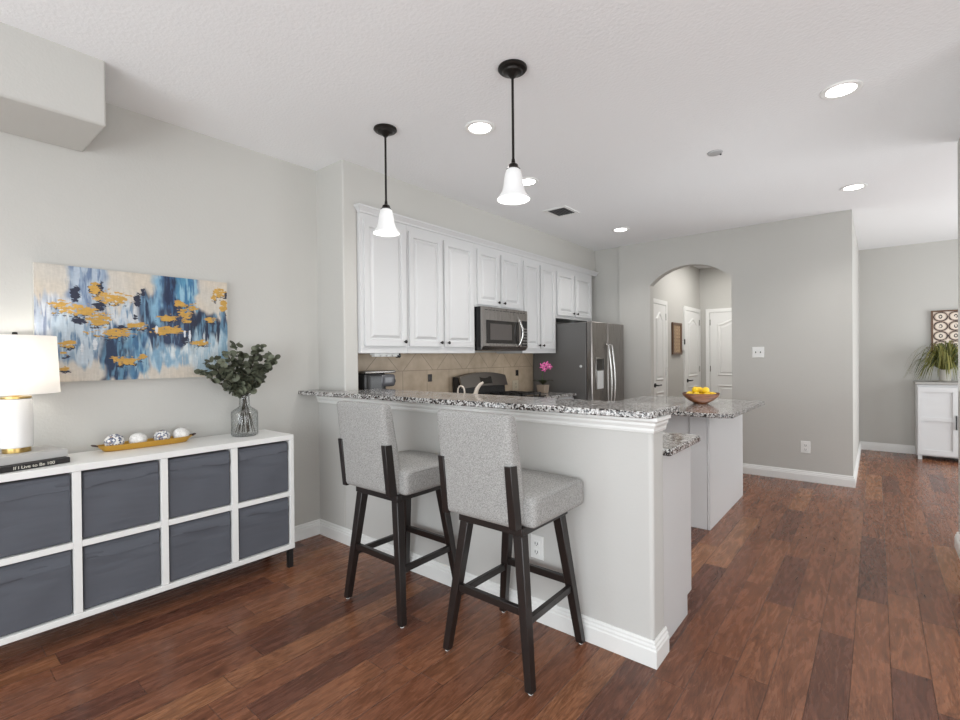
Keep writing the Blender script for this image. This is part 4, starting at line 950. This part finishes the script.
for i, (yy, mt, rx, rz, lab) in enumerate([(.745, BALLB, .045, .041, 'blue speckled decorative ball at the lamp end of the gold tray'), (.852, BALLW, .043, .037, 'white mosaic ball between the two blue speckled balls on the tray'),
                      (.968, BALLB, .042, .038, 'blue speckled decorative ball between the two white balls on the tray'), (1.066, BALLW, .043, .039, 'white mosaic ball at the vase end of the gold tray')]):
    prof = [(rx*math.sin(PI*j/18), rz*(1-math.cos(PI*j/18))) for j in range(19)]; prof[0] = (0, 0); prof[-1] = (0, 2*rz)
    o = MB().lathe(prof, (tcx, yy, .8495), 28).build('decorative_ball', mt, ang=80); tag(o, lab, 'decorative ball')
# vase
vx, vy = -3.085, 1.405
t = thing('glass_vase', (vx, vy, .842), 'smoky clear glass bottle vase with eucalyptus on the shelf end', 'vase')
m = MB().lathe([(0, .004), (.066, .0), (.074, .004), (.078, .012), (.078, .145), (.074, .155), (.040, .178), (.032, .186), (.030, .25), (.040, .258), (.038, .260), (.027, .252), (.029, .186), (.036, .176), (.071, .152), (.075, .143), (.075, .014), (.070, .008), (0, .009)], (vx, vy, .8425), 44)
m.build('vessel', VGLASS, t, ang=50)
R4 = random.Random(11)
br = [(-.01, -.25, .30), (.03, -.19, .38), (.02, -.11, .42), (.03, -.02, .40), (-.02, -.04, .47), (.02, .07, .43), (-.01, .11, .46), (.03, .16, .40), (.0, .20, .38), (.01, .14, .31), (.02, -.14, .30), (-.04, -.2, .36)]
for bi, (ex, ey, ez) in enumerate(br):
    ez -= .02
    b0 = Vector((vx-.35*ex+R4.uniform(-.03, .03), vy-.25*ey+R4.uniform(-.01, .01), .86)); b0.x = max(min(b0.x, vx+.05), vx-.05); b0.y = max(min(b0.y, vy+.05), vy-.05)
    b1 = Vector((vx+R4.uniform(-.012, .012), vy+R4.uniform(-.012, .012), 1.085)); b2 = Vector((vx+ex*.5, vy+ey*.42, .842+ez*.72+.10)); b3 = Vector((vx+ex, vy+ey, .842+ez+.125))
    pts = []
    for j in range(5): pts.append(b0.lerp(b1, j/4))
    for j in range(1, 13):
        s = j/12; pts.append((1-s)**2*b1+2*s*(1-s)*b2+s*s*b3)
    tb = thing('eucalyptus_branch', tuple(b0), 'leafy grey-green eucalyptus branch standing in the smoky glass vase', 'branch', 'eucalyptus branches in the vase')
    MB().tube(pts, .0034, 6, r1=.0012).build('stem', STEM, tb)
    m = MB()
    for j in range(6, len(pts)):
        for s in (-1, 1, 0) if j < 16 else (-1, 1, 0, 2):
            p = pts[j]; a = R4.random()*2*PI; d = Vector((math.cos(a)*.9, math.sin(a), R4.uniform(-.3, .7))).normalized()
            r = R4.uniform(.015, .027)*(1 if j < 14 else .8); c = p+d*(r*1.15); nn = (Vector((R4.uniform(-1, 1), R4.uniform(-1, 1), R4.uniform(-.6, 1)))).normalized()
            nn = (nn-d*nn.dot(d)).normalized(); e = d.cross(nn)
            ring = [c+d*math.cos(2*PI*k/12)*r*1.1+e*math.sin(2*PI*k/12)*r for k in range(12)]
            m.add([c+nn*r*.18]+ring, [(0, 1+k, 1+(k+1)%12) for k in range(12)])
    m.build('leaf', EUC, tb)

# ------------------------------------------------------------------ bar stools
def make_stool(cx, cy, lab):
    t = thing('bar_stool', (cx, cy, 0), lab, 'bar stool', 'upholstered bar stools at the counter')
    F = {(-1, -1): (-.226, -.208), (1, -1): (.226, -.212), (1, 1): (.222, .212), (-1, 1): (-.222, .212)}
    Tt = {(-1, -1): (-.130, -.172), (1, -1): (.156, -.172), (1, 1): (.150, .145), (-1, 1): (-.130, .145)}
    at = lambda k, z: (cx+F[k][0]+(Tt[k][0]-F[k][0])*z/.6, cy+F[k][1]+(Tt[k][1]-F[k][1])*z/.6, z)
    for k in F:
        MB().leg(at(k, .008), at(k, .6), .034, .046).build('leg', DARKWOOD, t, bevel=.003)
        MB().lathe([(0, 0), (.010, 0), (.010, .0075), (0, .0075)], (cx+F[k][0], cy+F[k][1], .0003), 12).build('foot_glide', PLASTICW, t)
    for a, b, z, hh in (((-1, -1), (1, -1), .30, .032), ((-1, -1), (-1, 1), .262, .03), ((1, -1), (1, 1), .262, .03), ((-1, 1), (1, 1), .292, .034)):
        MB().beam(at(a, z), at(b, z), hh, hh, .022, .022, up=(0, 1, 0) if a[1] == b[1] else (1, 0, 0)).build('stretcher', DARKWOOD, t, bevel=.002)
    m = MB()
    m.box(cx-.158, cx+.181, cy-.197, cy-.170, .600, .633); m.box(cx-.158, cx+.181, cy+.15, cy+.175, .600, .633)
    m.box(cx-.158, cx-.133, cy-.170, cy+.15, .600, .633); m.box(cx+.156, cx+.181, cy-.170, cy+.15, .600, .633)
    m.build('seat_rail', DARKWOOD, t, bevel=.002)
    def crown(v, hx, hy, hz):
        x, y, z = v; k = (1-(x/hx)**2)*(1-(y/hy)**4)
        if z > 0: z += .020*max(k, 0)
        return (x, y, z)
    MB().rbox(.445, .425, .122, .022, (cx+.008, cy+.032, .633+.061), 16, crown).build('seat', TWEED, t, ang=70)
    m = MB(); zz = .745; rr = []
    for a in range(33):
        th = 2*PI*a/32; c_a, s_a = math.cos(th), math.sin(th)
        rr.append((cx+.008+.2215*math.copysign(abs(c_a)**.18, c_a), cy+.032+.2115*math.copysign(abs(s_a)**.18, s_a), zz))
    m.tube(rr, .0035, 6, cap=False); m.build('piping', TWEED, t)
    def lean(v, hx, hy, hz):
        x, y, z = v; s = (z+hz)/(2*hz); y2 = y*(1.15-.42*s)-.045*s-.018*s*s
        if y < 0: y2 -= .010*(1-(x/hx)**2)*math.sin(PI*min(max(s, 0), 1))
        return (x, y2, z)
    MB().rbox(.400, .088, .460, .026, (cx-.022, cy-.188, .636+.230), 20, lean).build('backrest', TWEED, t, ang=70)
    for s in (-1, 1):
        m = MB(); x0_, x1_ = (cx-.022+.170, cx-.022+.2025) if s > 0 else (cx-.022-.192, cx-.022-.160)
        yb = cy-.188-.0506
        lo, hi = .636, .893; sh = .032
        m.add([(x0_, yb-.003, lo), (x1_, yb-.003, lo), (x1_, yb+.045, lo), (x0_, yb+.045, lo), (x0_, yb-.003-sh+.004, hi), (x1_, yb-.003-sh+.004, hi), (x1_, yb+.045-sh, hi), (x0_, yb+.045-sh, hi)],
              [(3,2,1,0),(4,5,6,7),(0,1,5,4),(1,2,6,5),(2,3,7,6),(3,0,4,7)])
        m.build('back_post', DARKWOOD, t, bevel=.002)
    return t
s2 = make_stool(-1.2775, 1.785, 'grey tweed bar stool nearer the open counter end, in front of the wall outlet')
s1 = copy_tree(s2); s1.location = (-2.030, 1.785, 0); s1['label'] = 'grey tweed bar stool farther left, next to the shelf and the wall corner'

# ------------------------------------------------------------------ pendants, downlights, vent, detector
def make_pendant(x, y, lab):
    t = thing('pendant_lamp', (x, y, ZC), lab, 'pendant lamp', 'pendant lamps over the bar')
    MB().lathe([(0, 0), (.070, 0), (.072, -.008), (.066, -.015), (.050, -.019), (.045, -.027), (.024, -.034), (.011, -.05), (0, -.05)], (x, y, ZC-.001), 32).build('canopy', BRONZE, t)
    MB().tube([(x, y, ZC-.045), (x, y, 2.285)], .0065, 10).build('rod', BRONZE, t)
    MB().lathe([(0, .05), (.008, .05), (.010, .03), (.022, .022), (.026, .008), (.034, 0), (0, 0)], (x, y, 2.243), 24).build('socket_cap', BRONZE, t)
    prof = [(.028, 2.243), (.036, 2.236), (.044, 2.205), (.050, 2.16), (.058, 2.13), (.072, 2.110), (.080, 2.100), (.081, 2.094), (.077, 2.093), (.066, 2.104), (.053, 2.13), (.045, 2.16), (.039, 2.205), (.030, 2.235)]
    m = MB().lathe([(r, z-2.0) for r, z in prof], (x, y, 2.0), 36); m.f = [f for f in m.f if len(f) == 4]; m.build('lamp_shade', FROST, t, ang=60)
    MB().lathe([(0, 0), (.02, .01), (.024, .035), (.012, .07), (0, .075)], (x, y, 2.14), 16).build('bulb', LENS, t)
    return t
p1 = make_pendant(-1.371, 1.94, 'bronze pendant lamp with bell glass shade, nearer one hanging lower right over the bar')
p2 = copy_tree(p1); p2.location = (-2.338, 1.945, ZC); p2['label'] = 'bronze pendant lamp with bell glass shade, farther left in front of the wall cabinets'
point('pendant_light', (-1.371, 1.94, 2.03), 2.2, .05); point('pendant_light', (-2.338, 1.945, 2.03), 2.2, .05)
def make_down(x, y, lab):
    t = thing('recessed_downlight', (x, y, ZC), lab, 'ceiling light', 'recessed ceiling downlights')
    MB().lathe([(.095, 0), (.095, -.004), (.088, -.008), (.070, -.006), (.066, -.001), (.066, 0)], (x, y, ZC-.0005), 36).build('trim_ring', PLASTICW, t)
    MB().lathe([(0, -.0045), (.064, -.0045), (.066, -.002), (0, -.002)], (x, y, ZC-.001), 32).build('lens', LENS, t)
    return t
DL = [(-1.884, 2.314, 'round recessed ceiling light between the two pendant lamps'), (-.14, 3.243, 'largest round recessed ceiling light at the upper right of the room'),
      (-.143, 5.206, 'round recessed ceiling light near the corner of the grey arch wall'), (-2.213, 5.202, 'round recessed ceiling light in front of the refrigerator cabinets'), (-2.178, 3.271, 'round recessed ceiling light partly behind the nearer pendant shade')]
d0 = make_down(*DL[0])
for i, (x, y, lab) in enumerate(DL):
    if i:
        d = copy_tree(d0); d.location = (x, y, ZC); d['label'] = lab
    l = bpy.data.lights.new('downlight_beam', 'SPOT'); l.energy = 34; l.spot_size = math.radians(130); l.spot_blend = .8; l.shadow_soft_size = .07; l.color = (1, .985, .96)
    lo = bpy.data.objects.new('downlight_beam', l); COL.objects.link(lo); lo.location = (x, y, ZC-.02)
t = thing('ceiling_vent', (-2.375, 4.15, ZC), 'white rectangular air vent with dark slats in the kitchen ceiling', 'vent')
m = MB(); X0, X1, Y0, Y1 = -2.50, -2.25, 4.02, 4.31
for (a, b, c, d) in ((X0, X1, Y0, Y0+.03), (X0, X1, Y1-.03, Y1), (X0, X0+.03, Y0+.03, Y1-.03), (X1-.03, X1, Y0+.03, Y1-.03)): m.box(a, b, c, d, ZC-.008, ZC-.0005)
m.build('frame', PLASTICW, t)
MB().box(X0+.03, X1-.03, Y0+.03, Y1-.03, ZC-.002, ZC-.0005).build('duct_opening', SLOT, t)
m = MB()
for i in range(7): x = X0+.045+i*.026; m.beam((x, Y0+.03, ZC-.005), (x, Y1-.03, ZC-.005), .010, .010, .0015, .0015, up=(1, 0, 1))
m.build('slats', simple('grey_vent_slat', (.25, .25, .25), .5), t)
t = thing('smoke_detector', (-.867, 3.669, ZC), 'small round grey detector disc in the middle of the ceiling', 'smoke detector')
MB().lathe([(0, -.012), (.030, -.012), (.045, -.008), (.05, 0), (0, 0)], (-.867, 3.669, ZC-.0005), 28).build('body', simple('grey_detector_plastic', (.42, .42, .42), .5), t)
MB().lathe([(0, -.006), (.006, -.006), (.007, 0), (0, 0)], (-.835, 3.69, ZC-.012), 12).build('indicator', SLOT, t)
